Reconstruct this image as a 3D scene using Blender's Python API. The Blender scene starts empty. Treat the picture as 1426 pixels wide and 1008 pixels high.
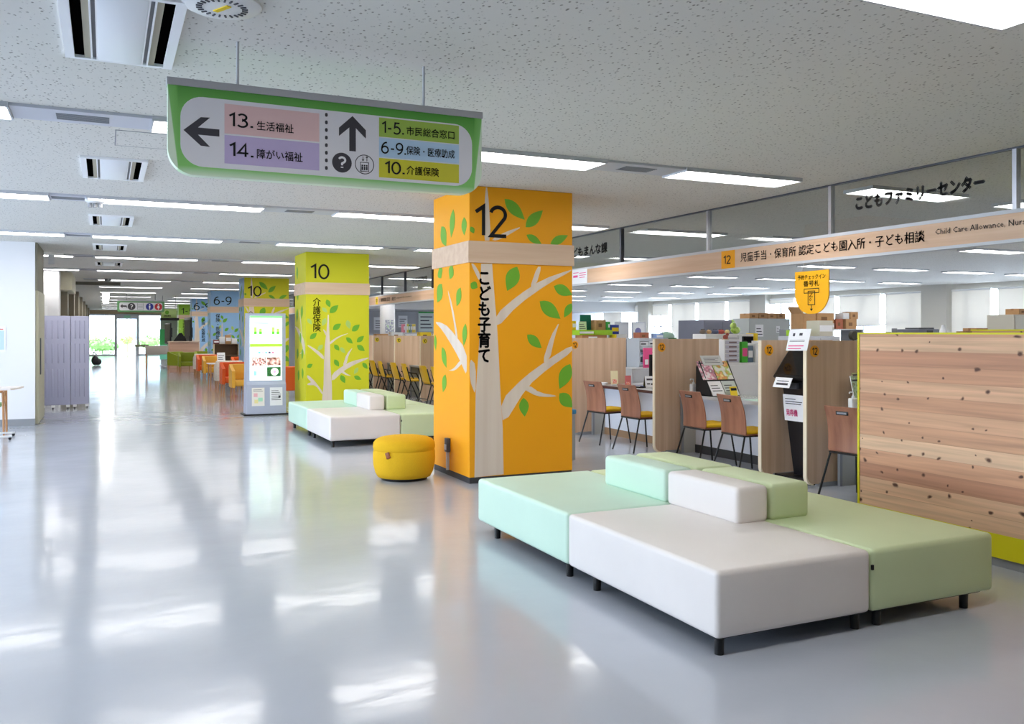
import bpy, bmesh, math, random
from mathutils import Vector, Matrix
random.seed(7)
SC = bpy.context.scene
COL = SC.collection
PI = math.pi

# ------------------------------------------------------------------ camera, sky, exposure
cam_d = bpy.data.cameras.new('camera')
cam = bpy.data.objects.new('camera', cam_d)
COL.objects.link(cam)
cam.location = (0, 0, 1.5)
cam.rotation_euler = (PI / 2, 0, -0.4340)
cam_d.sensor_width = 36
cam_d.lens = 36 * 1222 / 1426
cam_d.shift_y = -41 / 1426
cam_d.clip_end = 300
SC.camera = cam

wd = bpy.data.worlds.new('sky')
SC.world = wd
wd.use_nodes = True
bg = wd.node_tree.nodes['Background']
bg.inputs[0].default_value = (0.73, 0.83, 1.0, 1)
bg.inputs[1].default_value = 13.0
LAMP = 10.5                      # radiance of the strip lamps

def portal(loc, rot, sx, sy):
    l = bpy.data.lights.new('window_portal', 'AREA')
    l.shape = 'RECTANGLE'; l.size = sx; l.size_y = sy
    l.cycles.is_portal = True
    o = bpy.data.objects.new('window_portal', l)
    o.location = loc; o.rotation_euler = rot
    COL.objects.link(o)
portal((-7.95, 9.0, 1.55), (0, -PI / 2, 0), 2.3, 12.0)      # daylight through the left windows
portal((1.3, 62.9, 1.4), (-PI / 2, 0, 0), 4.4, 2.6)         # daylight through the entrance

SC.view_settings.view_transform = 'Standard'
SC.view_settings.look = 'None'
SC.view_settings.exposure = 0.25
SC.view_settings.gamma = 1.0
SC.view_settings.use_curve_mapping = False
cy = SC.cycles
cy.use_denoising = True
cy.max_bounces = 8
cy.diffuse_bounces = 5
cy.glossy_bounces = 4
cy.transmission_bounces = 6
cy.transparent_max_bounces = 12
cy.sample_clamp_indirect = 6.0
cy.use_light_tree = True
cy.caustics_reflective = False
cy.caustics_refractive = False

# ------------------------------------------------------------------ materials
def lin(c):
    r = []
    for v in c:
        v = v / 255
        r.append(v / 12.92 if v <= 0.04045 else ((v + 0.055) / 1.055) ** 2.4)
    return (*r, 1)

MATS = {}
def mat(name, rgb, rough=0.5, spec=0.4, metal=0.0, emit=0.0, coat=0.0, noise=None, bump=None, alpha=None):
    """noise=(scale, amount, (sx,sy,sz)) tints the base colour; bump=(scale, strength)"""
    if name in MATS: return MATS[name]
    m = bpy.data.materials.new(name); m.use_nodes = True
    nt = m.node_tree; b = nt.nodes['Principled BSDF']
    c = lin(rgb)
    b.inputs['Base Color'].default_value = c
    b.inputs['Roughness'].default_value = rough
    b.inputs['Specular IOR Level'].default_value = spec
    b.inputs['Metallic'].default_value = metal
    if coat: b.inputs['Coat Weight'].default_value = coat; b.inputs['Coat Roughness'].default_value = 0.08
    if emit:
        b.inputs['Emission Color'].default_value = c; b.inputs['Emission Strength'].default_value = emit
    if noise or bump:
        tc = nt.nodes.new('ShaderNodeTexCoord')
    if noise:
        s, a, st = noise
        mp = nt.nodes.new('ShaderNodeMapping'); mp.inputs['Scale'].default_value = st
        nz = nt.nodes.new('ShaderNodeTexNoise'); nz.inputs['Scale'].default_value = s
        nz.inputs['Detail'].default_value = 4
        rp = nt.nodes.new('ShaderNodeMapRange')
        rp.inputs['From Min'].default_value = 0.3; rp.inputs['From Max'].default_value = 0.7
        rp.inputs['To Min'].default_value = 1 - a; rp.inputs['To Max'].default_value = 1 + a
        mx = nt.nodes.new('ShaderNodeVectorMath'); mx.operation = 'SCALE'
        mx.inputs[0].default_value = c[:3]
        nt.links.new(tc.outputs['Object'], mp.inputs[0]); nt.links.new(mp.outputs[0], nz.inputs['Vector'])
        nt.links.new(nz.outputs['Fac'], rp.inputs['Value']); nt.links.new(rp.outputs[0], mx.inputs['Scale'])
        nt.links.new(mx.outputs[0], b.inputs['Base Color'])
    if bump:
        s, st = bump
        nz = nt.nodes.new('ShaderNodeTexNoise'); nz.inputs['Scale'].default_value = s
        bp = nt.nodes.new('ShaderNodeBump'); bp.inputs['Strength'].default_value = st
        bp.inputs['Distance'].default_value = 0.01
        nt.links.new(tc.outputs['Object'], nz.inputs['Vector'])
        nt.links.new(nz.outputs['Fac'], bp.inputs['Height']); nt.links.new(bp.outputs[0], b.inputs['Normal'])
    MATS[name] = m
    return m

def floor_mat():
    m = mat('polished_vinyl_floor', (178, 184, 195), rough=0.15, spec=0.45, noise=(0.8, 0.05, (1, 1, 1)))
    nt = m.node_tree; b = nt.nodes['Principled BSDF']
    b.inputs['Coat Weight'].default_value = 0.2
    b.inputs['Coat Roughness'].default_value = 0.07
    tc = nt.nodes.new('ShaderNodeTexCoord')
    n1 = nt.nodes.new('ShaderNodeTexNoise'); n1.inputs['Scale'].default_value = 1.4; n1.inputs['Detail'].default_value = 2
    n2 = nt.nodes.new('ShaderNodeTexNoise'); n2.inputs['Scale'].default_value = 11.0; n2.inputs['Detail'].default_value = 2
    ad = nt.nodes.new('ShaderNodeMath'); ad.operation = 'MULTIPLY_ADD'; ad.inputs[1].default_value = 0.10
    bp = nt.nodes.new('ShaderNodeBump'); bp.inputs['Strength'].default_value = 1.0; bp.inputs['Distance'].default_value = 0.0055
    nt.links.new(tc.outputs['Object'], n1.inputs['Vector']); nt.links.new(tc.outputs['Object'], n2.inputs['Vector'])
    nt.links.new(n2.outputs['Fac'], ad.inputs[0]); nt.links.new(n1.outputs['Fac'], ad.inputs[2])
    nt.links.new(ad.outputs[0], bp.inputs['Height'])
    nt.links.new(bp.outputs[0], b.inputs['Normal']); nt.links.new(bp.outputs[0], b.inputs['Coat Normal'])
    return m

def ceiling_mat():
    m = mat('rockwool_ceiling', (214, 213, 208), rough=0.9, spec=0.1)
    nt = m.node_tree; b = nt.nodes['Principled BSDF']
    tc = nt.nodes.new('ShaderNodeTexCoord')
    vo = nt.nodes.new('ShaderNodeTexVoronoi'); vo.inputs['Scale'].default_value = 38
    nz = nt.nodes.new('ShaderNodeTexNoise'); nz.inputs['Scale'].default_value = 55; nz.inputs['Detail'].default_value = 2
    mp = nt.nodes.new('ShaderNodeMapping'); mp.inputs['Scale'].default_value = (1, 0.7, 1)
    th = nt.nodes.new('ShaderNodeMapRange'); th.inputs['From Min'].default_value = 0.15; th.inputs['From Max'].default_value = 0.30
    nr = nt.nodes.new('ShaderNodeMapRange'); nr.inputs['From Min'].default_value = 0.44; nr.inputs['From Max'].default_value = 0.56
    mxm = nt.nodes.new('ShaderNodeMath'); mxm.operation = 'MAXIMUM'
    mx = nt.nodes.new('ShaderNodeMix'); mx.data_type = 'RGBA'
    mx.inputs['A'].default_value = lin((136, 132, 124)); mx.inputs['B'].default_value = lin((219, 217, 211))
    nt.links.new(tc.outputs['Object'], mp.inputs[0]); nt.links.new(mp.outputs[0], vo.inputs['Vector']); nt.links.new(mp.outputs[0], nz.inputs['Vector'])
    nt.links.new(vo.outputs['Distance'], th.inputs['Value']); nt.links.new(nz.outputs['Fac'], nr.inputs['Value'])
    nt.links.new(th.outputs[0], mxm.inputs[0]); nt.links.new(nr.outputs[0], mxm.inputs[1])
    nt.links.new(mxm.outputs[0], mx.inputs['Factor']); nt.links.new(mx.outputs['Result'], b.inputs['Base Color'])
    bp = nt.nodes.new('ShaderNodeBump'); bp.inputs['Strength'].default_value = 0.35; bp.inputs['Distance'].default_value = 0.006
    nt.links.new(mxm.outputs[0], bp.inputs['Height']); nt.links.new(bp.outputs[0], b.inputs['Normal'])
    return m

def wood_mat(name, c0, c1, along='Z', scale=6.0, rough=0.45, stretch=14):
    if name in MATS: return MATS[name]
    m = mat(name, c0, rough=rough)
    nt = m.node_tree; b = nt.nodes['Principled BSDF']
    tc = nt.nodes.new('ShaderNodeTexCoord')
    mp = nt.nodes.new('ShaderNodeMapping')
    s = [stretch, stretch, stretch]; s['XYZ'.index(along)] = 0.6
    mp.inputs['Scale'].default_value = s
    nz = nt.nodes.new('ShaderNodeTexNoise'); nz.inputs['Scale'].default_value = scale / 6; nz.inputs['Detail'].default_value = 5
    rp = nt.nodes.new('ShaderNodeMapRange'); rp.inputs['From Min'].default_value = 0.3; rp.inputs['From Max'].default_value = 0.7
    mx = nt.nodes.new('ShaderNodeMix'); mx.data_type = 'RGBA'
    mx.inputs['A'].default_value = lin(c0); mx.inputs['B'].default_value = lin(c1)
    nt.links.new(tc.outputs['Object'], mp.inputs[0]); nt.links.new(mp.outputs[0], nz.inputs['Vector'])
    nt.links.new(nz.outputs['Fac'], rp.inputs['Value']); nt.links.new(rp.outputs[0], mx.inputs['Factor'])
    nt.links.new(mx.outputs['Result'], b.inputs['Base Color'])
    return m

def plank_mat():
    """knotty cedar boards running along Y, one board every 0.115 m of height"""
    m = mat('knotty_cedar_boards', (205, 160, 120), rough=0.55)
    nt = m.node_tree; b = nt.nodes['Principled BSDF']; N = nt.nodes.new; L = nt.links.new
    tc = N('ShaderNodeTexCoord'); sx = N('ShaderNodeSeparateXYZ'); L(tc.outputs['Object'], sx.inputs[0])
    dv = N('ShaderNodeMath'); dv.operation = 'DIVIDE'; dv.inputs[1].default_value = 0.105; L(sx.outputs['Z'], dv.inputs[0])
    fl = N('ShaderNodeMath'); fl.operation = 'FLOOR'; L(dv.outputs[0], fl.inputs[0])
    wn = N('ShaderNodeTexWhiteNoise'); wn.noise_dimensions = '1D'; L(fl.outputs[0], wn.inputs['W'])
    cr = N('ShaderNodeValToRGB'); e = cr.color_ramp.elements
    e[0].color = lin((190, 138, 108)); e[0].position = 0
    e[1].color = lin((230, 194, 158)); e[1].position = 1
    k = e.new(0.55); k.color = lin((206, 156, 122))
    L(wn.outputs['Value'], cr.inputs[0])
    cb = N('ShaderNodeCombineXYZ'); my = N('ShaderNodeMath'); my.operation = 'MULTIPLY'; my.inputs[1].default_value = 1.1
    L(sx.outputs['Y'], my.inputs[0]); L(my.outputs[0], cb.inputs[0])
    mz = N('ShaderNodeMath'); mz.operation = 'MULTIPLY'; mz.inputs[1].default_value = 30; L(sx.outputs['Z'], mz.inputs[0]); L(mz.outputs[0], cb.inputs[1])
    f7 = N('ShaderNodeMath'); f7.operation = 'MULTIPLY'; f7.inputs[1].default_value = 7.3; L(fl.outputs[0], f7.inputs[0]); L(f7.outputs[0], cb.inputs[2])
    nz = N('ShaderNodeTexNoise'); nz.inputs['Scale'].default_value = 1.0; nz.inputs['Detail'].default_value = 6; nz.inputs['Distortion'].default_value = 0.6
    L(cb.outputs[0], nz.inputs['Vector'])
    gr = N('ShaderNodeMapRange'); gr.inputs['From Min'].default_value = 0.3; gr.inputs['From Max'].default_value = 0.7
    gr.inputs['To Min'].default_value = 0.78; gr.inputs['To Max'].default_value = 1.12; L(nz.outputs['Fac'], gr.inputs['Value'])
    sc = N('ShaderNodeVectorMath'); sc.operation = 'SCALE'; L(cr.outputs[0], sc.inputs[0]); L(gr.outputs[0], sc.inputs['Scale'])
    # knots
    vc = N('ShaderNodeCombineXYZ'); ky = N('ShaderNodeMath'); ky.operation = 'MULTIPLY'; ky.inputs[1].default_value = 0.8
    L(sx.outputs['Y'], ky.inputs[0]); L(ky.outputs[0], vc.inputs[0]); L(sx.outputs['Z'], vc.inputs[1])
    vo = N('ShaderNodeTexVoronoi'); vo.voronoi_dimensions = '2D'; vo.inputs['Scale'].default_value = 7.0
    kn = N('ShaderNodeTexNoise'); kn.inputs['Scale'].default_value = 9; L(vc.outputs[0], kn.inputs['Vector'])
    ka = N('ShaderNodeVectorMath'); ka.operation = 'MULTIPLY_ADD'; ka.inputs[1].default_value = (.10, .05, 0); L(kn.outputs['Color'], ka.inputs[0]); L(vc.outputs[0], ka.inputs[2])
    L(ka.outputs[0], vo.inputs['Vector'])
    sp = N('ShaderNodeSeparateColor'); L(vo.outputs['Color'], sp.inputs[0])
    sel = N('ShaderNodeMath'); sel.operation = 'GREATER_THAN'; sel.inputs[1].default_value = 0.35; L(sp.outputs[0], sel.inputs[0])
    size = N('ShaderNodeMapRange'); size.inputs['To Min'].default_value = 0.035; size.inputs['To Max'].default_value = 0.12; L(sp.outputs[1], size.inputs['Value'])
    dd = N('ShaderNodeMath'); dd.operation = 'DIVIDE'; L(vo.outputs['Distance'], dd.inputs[0]); L(size.outputs[0], dd.inputs[1])
    kr = N('ShaderNodeMapRange'); kr.inputs['From Min'].default_value = 0.45; kr.inputs['From Max'].default_value = 1.2
    kr.inputs['To Min'].default_value = 1; kr.inputs['To Max'].default_value = 0; L(dd.outputs[0], kr.inputs['Value'])
    kk = N('ShaderNodeMath'); kk.operation = 'MULTIPLY'; L(kr.outputs[0], kk.inputs[0]); L(sel.outputs[0], kk.inputs[1])
    mx = N('ShaderNodeMix'); mx.data_type = 'RGBA'; mx.inputs['B'].default_value = lin((84, 50, 34))
    L(kk.outputs[0], mx.inputs['Factor']); L(sc.outputs[0], mx.inputs['A'])
    # dark joint lines
    fr = N('ShaderNodeMath'); fr.operation = 'FRACT'; L(dv.outputs[0], fr.inputs[0])
    ln = N('ShaderNodeMath'); ln.operation = 'LESS_THAN'; ln.inputs[1].default_value = 0.02; L(fr.outputs[0], ln.inputs[0])
    lm = N('ShaderNodeMath'); lm.operation = 'MULTIPLY'; lm.inputs[1].default_value = 0.45; L(ln.outputs[0], lm.inputs[0])
    m2 = N('ShaderNodeMix'); m2.data_type = 'RGBA'; m2.inputs['B'].default_value = lin((120, 80, 55))
    L(lm.outputs[0], m2.inputs['Factor']); L(mx.outputs['Result'], m2.inputs['A'])
    L(m2.outputs['Result'], b.inputs['Base Color'])
    return m

def glass_mat(name, tint, refl=0.12, rough=0.02):
    if name in MATS: return MATS[name]
    m = bpy.data.materials.new(name); m.use_nodes = True; nt = m.node_tree
    nt.nodes.remove(nt.nodes['Principled BSDF'])
    t = nt.nodes.new('ShaderNodeBsdfTransparent'); t.inputs[0].default_value = (*tint, 1)
    g = nt.nodes.new('ShaderNodeBsdfGlossy'); g.inputs['Roughness'].default_value = rough
    lw = nt.nodes.new('ShaderNodeLayerWeight'); lw.inputs[0].default_value = 0.5
    pw = nt.nodes.new('ShaderNodeMath'); pw.operation = 'POWER'; pw.inputs[1].default_value = 4.0
    f = nt.nodes.new('ShaderNodeMath'); f.operation = 'MULTIPLY_ADD'; f.inputs[1].default_value = 0.55; f.inputs[2].default_value = refl
    nt.links.new(lw.outputs['Facing'], pw.inputs[0]); nt.links.new(pw.outputs[0], f.inputs[0])
    mx = nt.nodes.new('ShaderNodeMixShader')
    nt.links.new(f.outputs[0], mx.inputs[0]); nt.links.new(t.outputs[0], mx.inputs[1]); nt.links.new(g.outputs[0], mx.inputs[2])
    nt.links.new(mx.outputs[0], nt.nodes['Material Output'].inputs[0])
    MATS[name] = m; return m

def blind_mat():
    m = bpy.data.materials.new('roller_blind_cloth'); m.use_nodes = True; nt = m.node_tree
    b = nt.nodes['Principled BSDF']; b.inputs['Base Color'].default_value = lin((232, 232, 230)); b.inputs['Roughness'].default_value = 0.8
    t = nt.nodes.new('ShaderNodeBsdfTranslucent'); t.inputs[0].default_value = lin((220, 212, 200))
    mx = nt.nodes.new('ShaderNodeMixShader'); mx.inputs[0].default_value = 0.26
    nt.links.new(b.outputs[0], mx.inputs[1]); nt.links.new(t.outputs[0], mx.inputs[2]); nt.links.new(mx.outputs[0], nt.nodes['Material Output'].inputs[0])
    return m

def sign_green_mat():
    """printed border of the hanging sign: deep green at the top fading to pale green below and at the ends"""
    m = mat('printed_green_border', (120, 185, 90), rough=0.35)
    nt = m.node_tree; b = nt.nodes['Principled BSDF']; N = nt.nodes.new; L = nt.links.new
    tc = N('ShaderNodeTexCoord'); sx = N('ShaderNodeSeparateXYZ'); L(tc.outputs['Object'], sx.inputs[0])
    r = N('ShaderNodeMapRange'); r.inputs['From Min'].default_value = 0.0; r.inputs['From Max'].default_value = 0.44; L(sx.outputs['Z'], r.inputs['Value'])
    ax = N('ShaderNodeMath'); ax.operation = 'ABSOLUTE'; L(sx.outputs['X'], ax.inputs[0])
    r2 = N('ShaderNodeMapRange'); r2.inputs['From Min'].default_value = 0.775; r2.inputs['From Max'].default_value = 0.825
    r2.inputs['To Min'].default_value = 0; r2.inputs['To Max'].default_value = 0.95; L(ax.outputs[0], r2.inputs['Value'])
    sb = N('ShaderNodeMath'); sb.operation = 'SUBTRACT'; sb.use_clamp = True; L(r.outputs[0], sb.inputs[0]); L(r2.outputs[0], sb.inputs[1])
    cr = N('ShaderNodeValToRGB'); e = cr.color_ramp.elements
    e[0].position = 0.0; e[0].color = lin((214, 234, 208)); e[1].position = 1; e[1].color = lin((74, 152, 52))
    k = e.new(0.10); k.color = lin((128, 200, 104)); k = e.new(0.7); k.color = lin((112, 186, 84))
    L(sb.outputs[0], cr.inputs[0]); L(cr.outputs[0], b.inputs['Base Color'])
    return m

FLOOR = floor_mat(); CEIL = ceiling_mat(); PLANK = plank_mat(); BLIND = blind_mat(); SIGNG = sign_green_mat()
GLASS = glass_mat('tinted_transom_glass', (0.86, 0.88, 0.87), 0.04)
CLEAR = glass_mat('clear_window_glass', (0.96, 0.98, 0.98), 0.03)
WOODL = wood_mat('pale_ash_laminate', (217, 189, 162), (196, 164, 136), 'Z', 6)
WOODY = wood_mat('pale_ash_laminate_lengthwise', (219, 186, 158), (203, 165, 134), 'Y', 6)
WOODX = wood_mat('pale_ash_band', (222, 195, 168), (208, 176, 148), 'X', 6)
PLY = wood_mat('walnut_plywood', (168, 116, 90), (128, 82, 62), 'Z', 5)
LEGW = wood_mat('light_wood_legs', (200, 150, 105), (180, 128, 85), 'Z', 4)
WHITE = mat('white_plaster_wall', (226, 226, 228), 0.7, 0.2, bump=(60, 0.05))
LWHITE = mat('white_leatherette', (228, 222, 218), 0.42, 0.35, noise=(3, 0.02, (1, 1, 1)), bump=(220, 0.05))
LMINT = mat('mint_leatherette', (200, 226, 208), 0.42, 0.35, noise=(3, 0.02, (1, 1, 1)), bump=(220, 0.05))
LGREEN = mat('spring_green_leatherette', (202, 216, 172), 0.42, 0.35, noise=(3, 0.02, (1, 1, 1)), bump=(220, 0.05))
BLACK = mat('black_powder_coat', (18, 18, 20), 0.35)
DARK = mat('dark_grey_vinyl', (58, 58, 60), 0.6)
INK = mat('black_print', (28, 26, 28), 0.6, 0.2)
CHAR = mat('charcoal_print', (70, 68, 74), 0.6, 0.2)
ORANGE = mat('orange_sheet', (243, 166, 20), 0.5, 0.3)
LIME = mat('lime_sheet', (208, 204, 38), 0.5, 0.3)
BLUE = mat('sky_blue_sheet', (150, 190, 228), 0.5, 0.3)
LEAFG = mat('leaf_green_sheet', (110, 172, 48), 0.5, 0.3)
LEAFP = mat('pale_leaf_sheet', (178, 205, 110), 0.5, 0.3)
TREEW = wood_mat('ash_print_trunk', (226, 212, 196), (214, 196, 178), 'Z', 4)
YFAB = mat('mustard_wool_fabric', (226, 178, 38), 0.9, 0.15, noise=(260, 0.10, (1, 1, 1)), bump=(400, 0.25))
YSEAT = mat('yellow_seat_cloth', (218, 176, 34), 0.8, 0.2, bump=(300, 0.15))
TAN = mat('brown_leather_tab', (140, 78, 42), 0.5)
ALU = mat('brushed_aluminium', (190, 190, 196), 0.35, 0.5, metal=0.7)
LGREY = mat('light_grey_metal', (196, 198, 203), 0.45)
MGREY = mat('mid_grey_metal', (140, 142, 146), 0.5)
DGREY = mat('dark_grey_frame', (72, 74, 82), 0.4)
BEIGE = mat('beige_steel', (200, 194, 178), 0.5)
CARD = mat('brown_cardboard', (190, 148, 106), 0.8, 0.15, noise=(8, 0.05, (1, 1, 1)))
PAPER = mat('white_paper', (236, 236, 238), 0.7, 0.2)
PLASTW = mat('white_plastic', (232, 232, 232), 0.35)
SCREENB = mat('dark_screen_glass', (12, 13, 16), 0.12, 0.6)
LAMPM = mat('lit_lamp_diffuser', (255, 252, 248), 0.5, emit=LAMP)
KIOSK = mat('silver_blue_kiosk_paint', (176, 182, 200), 0.4)
LIMEP = mat('lime_painted_board', (214, 206, 10), 0.5)
PARTG = mat('lilac_grey_plastic_screen', (178, 180, 206), 0.5)
TANW = mat('olive_beige_door', (176, 172, 148), 0.5)
RED = mat('red_print', (205, 60, 60), 0.6); PINK = mat('pink_print', (226, 84, 140), 0.6)
BLUEP = mat('blue_print', (40, 90, 190), 0.6); GREENP = mat('green_print', (60, 160, 70), 0.6); YEL = mat('yellow_print', (238, 205, 40), 0.6)

# ------------------------------------------------------------------ mesh helpers
V = Vector
NEGY = (V((1, 0, 0)), V((0, 0, 1)))          # a face that looks towards -Y: right, up
NEGX = (V((0, -1, 0)), V((0, 0, 1)))         # a face that looks towards -X

class MB:
    def __init__(s): s.bm = bmesh.new()
    def _merge(s, t, M=None):
        if M is not None: t.transform(M)
        me = bpy.data.meshes.new('tmp'); t.to_mesh(me); t.free()
        s.bm.from_mesh(me); bpy.data.meshes.remove(me)
        return s
    def box(s, x0, x1, y0, y1, z0, z1, b=0.0, seg=2, M=None):
        t = bmesh.new(); bmesh.ops.create_cube(t, size=1)
        for v in t.verts:
            v.co = V(((x0 + x1) / 2 + v.co.x * (x1 - x0), (y0 + y1) / 2 + v.co.y * (y1 - y0), (z0 + z1) / 2 + v.co.z * (z1 - z0)))
        if b > 0: bmesh.ops.bevel(t, geom=t.edges[:], offset=b, segments=seg, profile=0.5, affect='EDGES')
        return s._merge(t, M)
    def cyl(s, p0, p1, r0, r1=None, n=14, M=None):
        r1 = r0 if r1 is None else r1
        p0, p1 = V(p0), V(p1); d = p1 - p0
        t = bmesh.new()
        bmesh.ops.create_cone(t, cap_ends=True, segments=n, radius1=max(r0, 1e-4), radius2=max(r1, 1e-4), depth=d.length)
        q = V((0, 0, 1)).rotation_difference(d.normalized()).to_matrix().to_4x4()
        t.transform(Matrix.Translation((p0 + p1) / 2) @ q)
        return s._merge(t, M)
    def tube(s, pts, r, n=8):
        pts = [V(p) for p in pts]
        for a, b in zip(pts, pts[1:]): s.cyl(a, b, r, n=n)
        for p in pts[1:-1]:
            t = bmesh.new(); bmesh.ops.create_uvsphere(t, u_segments=n, v_segments=6, radius=r); t.transform(Matrix.Translation(p)); s._merge(t)
        return s
    def ball(s, c, r, sc=(1, 1, 1), n=14):
        t = bmesh.new(); bmesh.ops.create_uvsphere(t, u_segments=n, v_segments=max(6, n // 2), radius=r)
        return s._merge(t, Matrix.Translation(c) @ Matrix.Diagonal((*sc, 1)))
    def prism(s, pts, fr, o, t=0.002):
        R, U = fr; n = R.cross(U); o = V(o)
        a = [s.bm.verts.new(o + R * x + U * y + n * t) for x, y in pts]
        b = [s.bm.verts.new(o + R * x + U * y) for x, y in pts]
        s.bm.faces.new(a); s.bm.faces.new(b[::-1])
        k = len(pts)
        for i in range(k): s.bm.faces.new((a[i], b[i], b[(i + 1) % k], a[(i + 1) % k]))
        return s
    def lathe(s, prof, c=(0, 0, 0), n=40):
        c = V(c); rings = []
        for r, z in prof:
            rings.append([s.bm.verts.new(c + V((r * math.cos(2 * PI * i / n), r * math.sin(2 * PI * i / n), z))) for i in range(n)])
        for a, b in zip(rings, rings[1:]):
            for i in range(n): s.bm.faces.new((a[i], a[(i + 1) % n], b[(i + 1) % n], b[i]))
        s.bm.faces.new(rings[0][::-1]); s.bm.faces.new(rings[-1])
        return s
    def sheet(s, fn, nu, nv, th):
        P = [[V(fn(i / nu, j / nv)) for j in range(nv + 1)] for i in range(nu + 1)]
        def nrm(i, j):
            a = P[min(i + 1, nu)][j] - P[max(i - 1, 0)][j]; b = P[i][min(j + 1, nv)] - P[i][max(j - 1, 0)]
            return a.cross(b).normalized()
        A = [[s.bm.verts.new(P[i][j] + nrm(i, j) * th / 2) for j in range(nv + 1)] for i in range(nu + 1)]
        B = [[s.bm.verts.new(P[i][j] - nrm(i, j) * th / 2) for j in range(nv + 1)] for i in range(nu + 1)]
        f = s.bm.faces.new
        for i in range(nu):
            for j in range(nv):
                f((A[i][j], A[i + 1][j], A[i + 1][j + 1], A[i][j + 1])); f((B[i][j], B[i][j + 1], B[i + 1][j + 1], B[i + 1][j]))
        for i in range(nu):
            f((A[i][0], B[i][0], B[i + 1][0], A[i + 1][0])); f((A[i][nv], A[i + 1][nv], B[i + 1][nv], B[i][nv]))
        for j in range(nv):
            f((A[0][j], A[0][j + 1], B[0][j + 1], B[0][j])); f((A[nu][j], B[nu][j], B[nu][j + 1], A[nu][j + 1]))
        return s
    def build(s, name, m, parent=None, label=None, loc=None, smooth=35):
        bmesh.ops.recalc_face_normals(s.bm, faces=s.bm.faces)
        me = bpy.data.meshes.new(name); s.bm.to_mesh(me); s.bm.free()
        me.materials.append(m)
        for p in me.polygons: p.use_smooth = True
        me.set_sharp_from_angle(angle=math.radians(smooth))
        o = bpy.data.objects.new(name, me); COL.objects.link(o)
        if parent: o.parent = parent
        if loc: o.location = loc
        if label: o['label'] = label
        return o

def tag(o, label, cat, group=None, kind=None):
    o['label'] = label; o['category'] = cat
    if group: o['group'] = group
    if kind: o['kind'] = kind
    return o
def thing(name, label, cat, loc=(0, 0, 0), rz=0.0, group=None):
    o = bpy.data.objects.new(name, None); COL.objects.link(o)
    o.location = loc; o.rotation_euler = (0, 0, rz); o.empty_display_size = 0.1
    return tag(o, label, cat, group)
def struct(o): o['kind'] = 'structure'; return o
def copy_tree(o, parent=None):
    c = o.copy(); COL.objects.link(c); c.parent = parent
    for ch in o.children: copy_tree(ch, c)
    return c
def dup(o, label, loc=None, rz=None, group=None):
    c = copy_tree(o); c['label'] = label
    if loc is not None: c.location = loc
    if rz is not None: c.rotation_euler = (0, 0, rz)
    if group: c['group'] = group
    return c
def chaikin(p, n=1):
    for _ in range(n):
        q = []
        for i in range(len(p)):
            a, b = p[i], p[(i + 1) % len(p)]
            q += [(a[0] * .78 + b[0] * .22, a[1] * .78 + b[1] * .22), (a[0] * .22 + b[0] * .78, a[1] * .22 + b[1] * .78)]
        p = q
    return p
def rrect(x0, x1, y0, y1, r, corners=(1, 1, 1, 1), n=8):
    """outline from bottom-left counter-clockwise; corners BL, BR, TR, TL rounded or not"""
    P = []
    for k, (cx, cy, a0, px, py) in enumerate(((x0 + r, y0 + r, PI, x0, y0), (x1 - r, y0 + r, 1.5 * PI, x1, y0), (x1 - r, y1 - r, 0, x1, y1), (x0 + r, y1 - r, .5 * PI, x0, y1))):
        if corners[k]: P += [(cx + r * math.cos(a0 + i * PI / 2 / n), cy + r * math.sin(a0 + i * PI / 2 / n)) for i in range(n + 1)]
        else: P.append((px, py))
    return P
def disc(cx, cy, r, n=28): return [(cx + r * math.cos(2 * PI * i / n), cy + r * math.sin(2 * PI * i / n)) for i in range(n)]
def leaf(a, b, w, n=8):
    a, b = V((a[0], a[1])), V((b[0], b[1])); d = b - a; nn = V((-d.y, d.x)).normalized()
    up = [a + d * (i / n) + nn * (w / 2 * math.sin(PI * (i / n) ** 0.85)) for i in range(n)]
    dn = [b - d * (i / n) - nn * (w / 2 * math.sin(PI * (1 - i / n) ** 0.85)) for i in range(n)]
    return [(p.x, p.y) for p in up + dn]

def _arc(cx, cy, rx, ry, a0, a1, n=14):
    return [(cx + rx * math.cos(math.radians(a0 + (a1 - a0) * i / n)), cy + ry * math.sin(math.radians(a0 + (a1 - a0) * i / n))) for i in range(n + 1)]
STROKES = {'0': [_arc(.28, .5, .28, .5, 0, 360, 28)], '1': [[(.0, .80), (.26, 1.0), (.26, 0)]],
    '2': [_arc(.27, .74, .25, .26, 165, -28, 14) + [(.03, .0), (.55, .0)]],
    '3': [_arc(.25, .765, .24, .235, 150, -90, 12) + _arc(.25, .265, .28, .265, 90, -150, 14)],
    '4': [[(.42, 0), (.42, 1), (.0, .28), (.58, .28)]],
    '5': [[(.50, 1), (.12, 1), (.07, .56)] + _arc(.24, .32, .30, .32, 110, -140, 14)],
    '6': [[(.46, .98)] + _arc(.42, .35, .42, .63, 90, 165, 8) + _arc(.28, .31, .28, .31, 170, 510, 22)],
    '9': [[(.10, .02)] + _arc(.14, .65, .42, .63, -90, -15, 8) + _arc(.28, .69, .28, .31, -10, 330, 22)],
    '-': [[(.0, .42), (.30, .42)]], '.': [[(.0, .0), (.0, .14)]], '?': [_arc(.27, .74, .26, .26, 160, -45, 14) + [(.27, .42), (.27, .24)], [(.27, 0), (.27, .10)]]}
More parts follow.
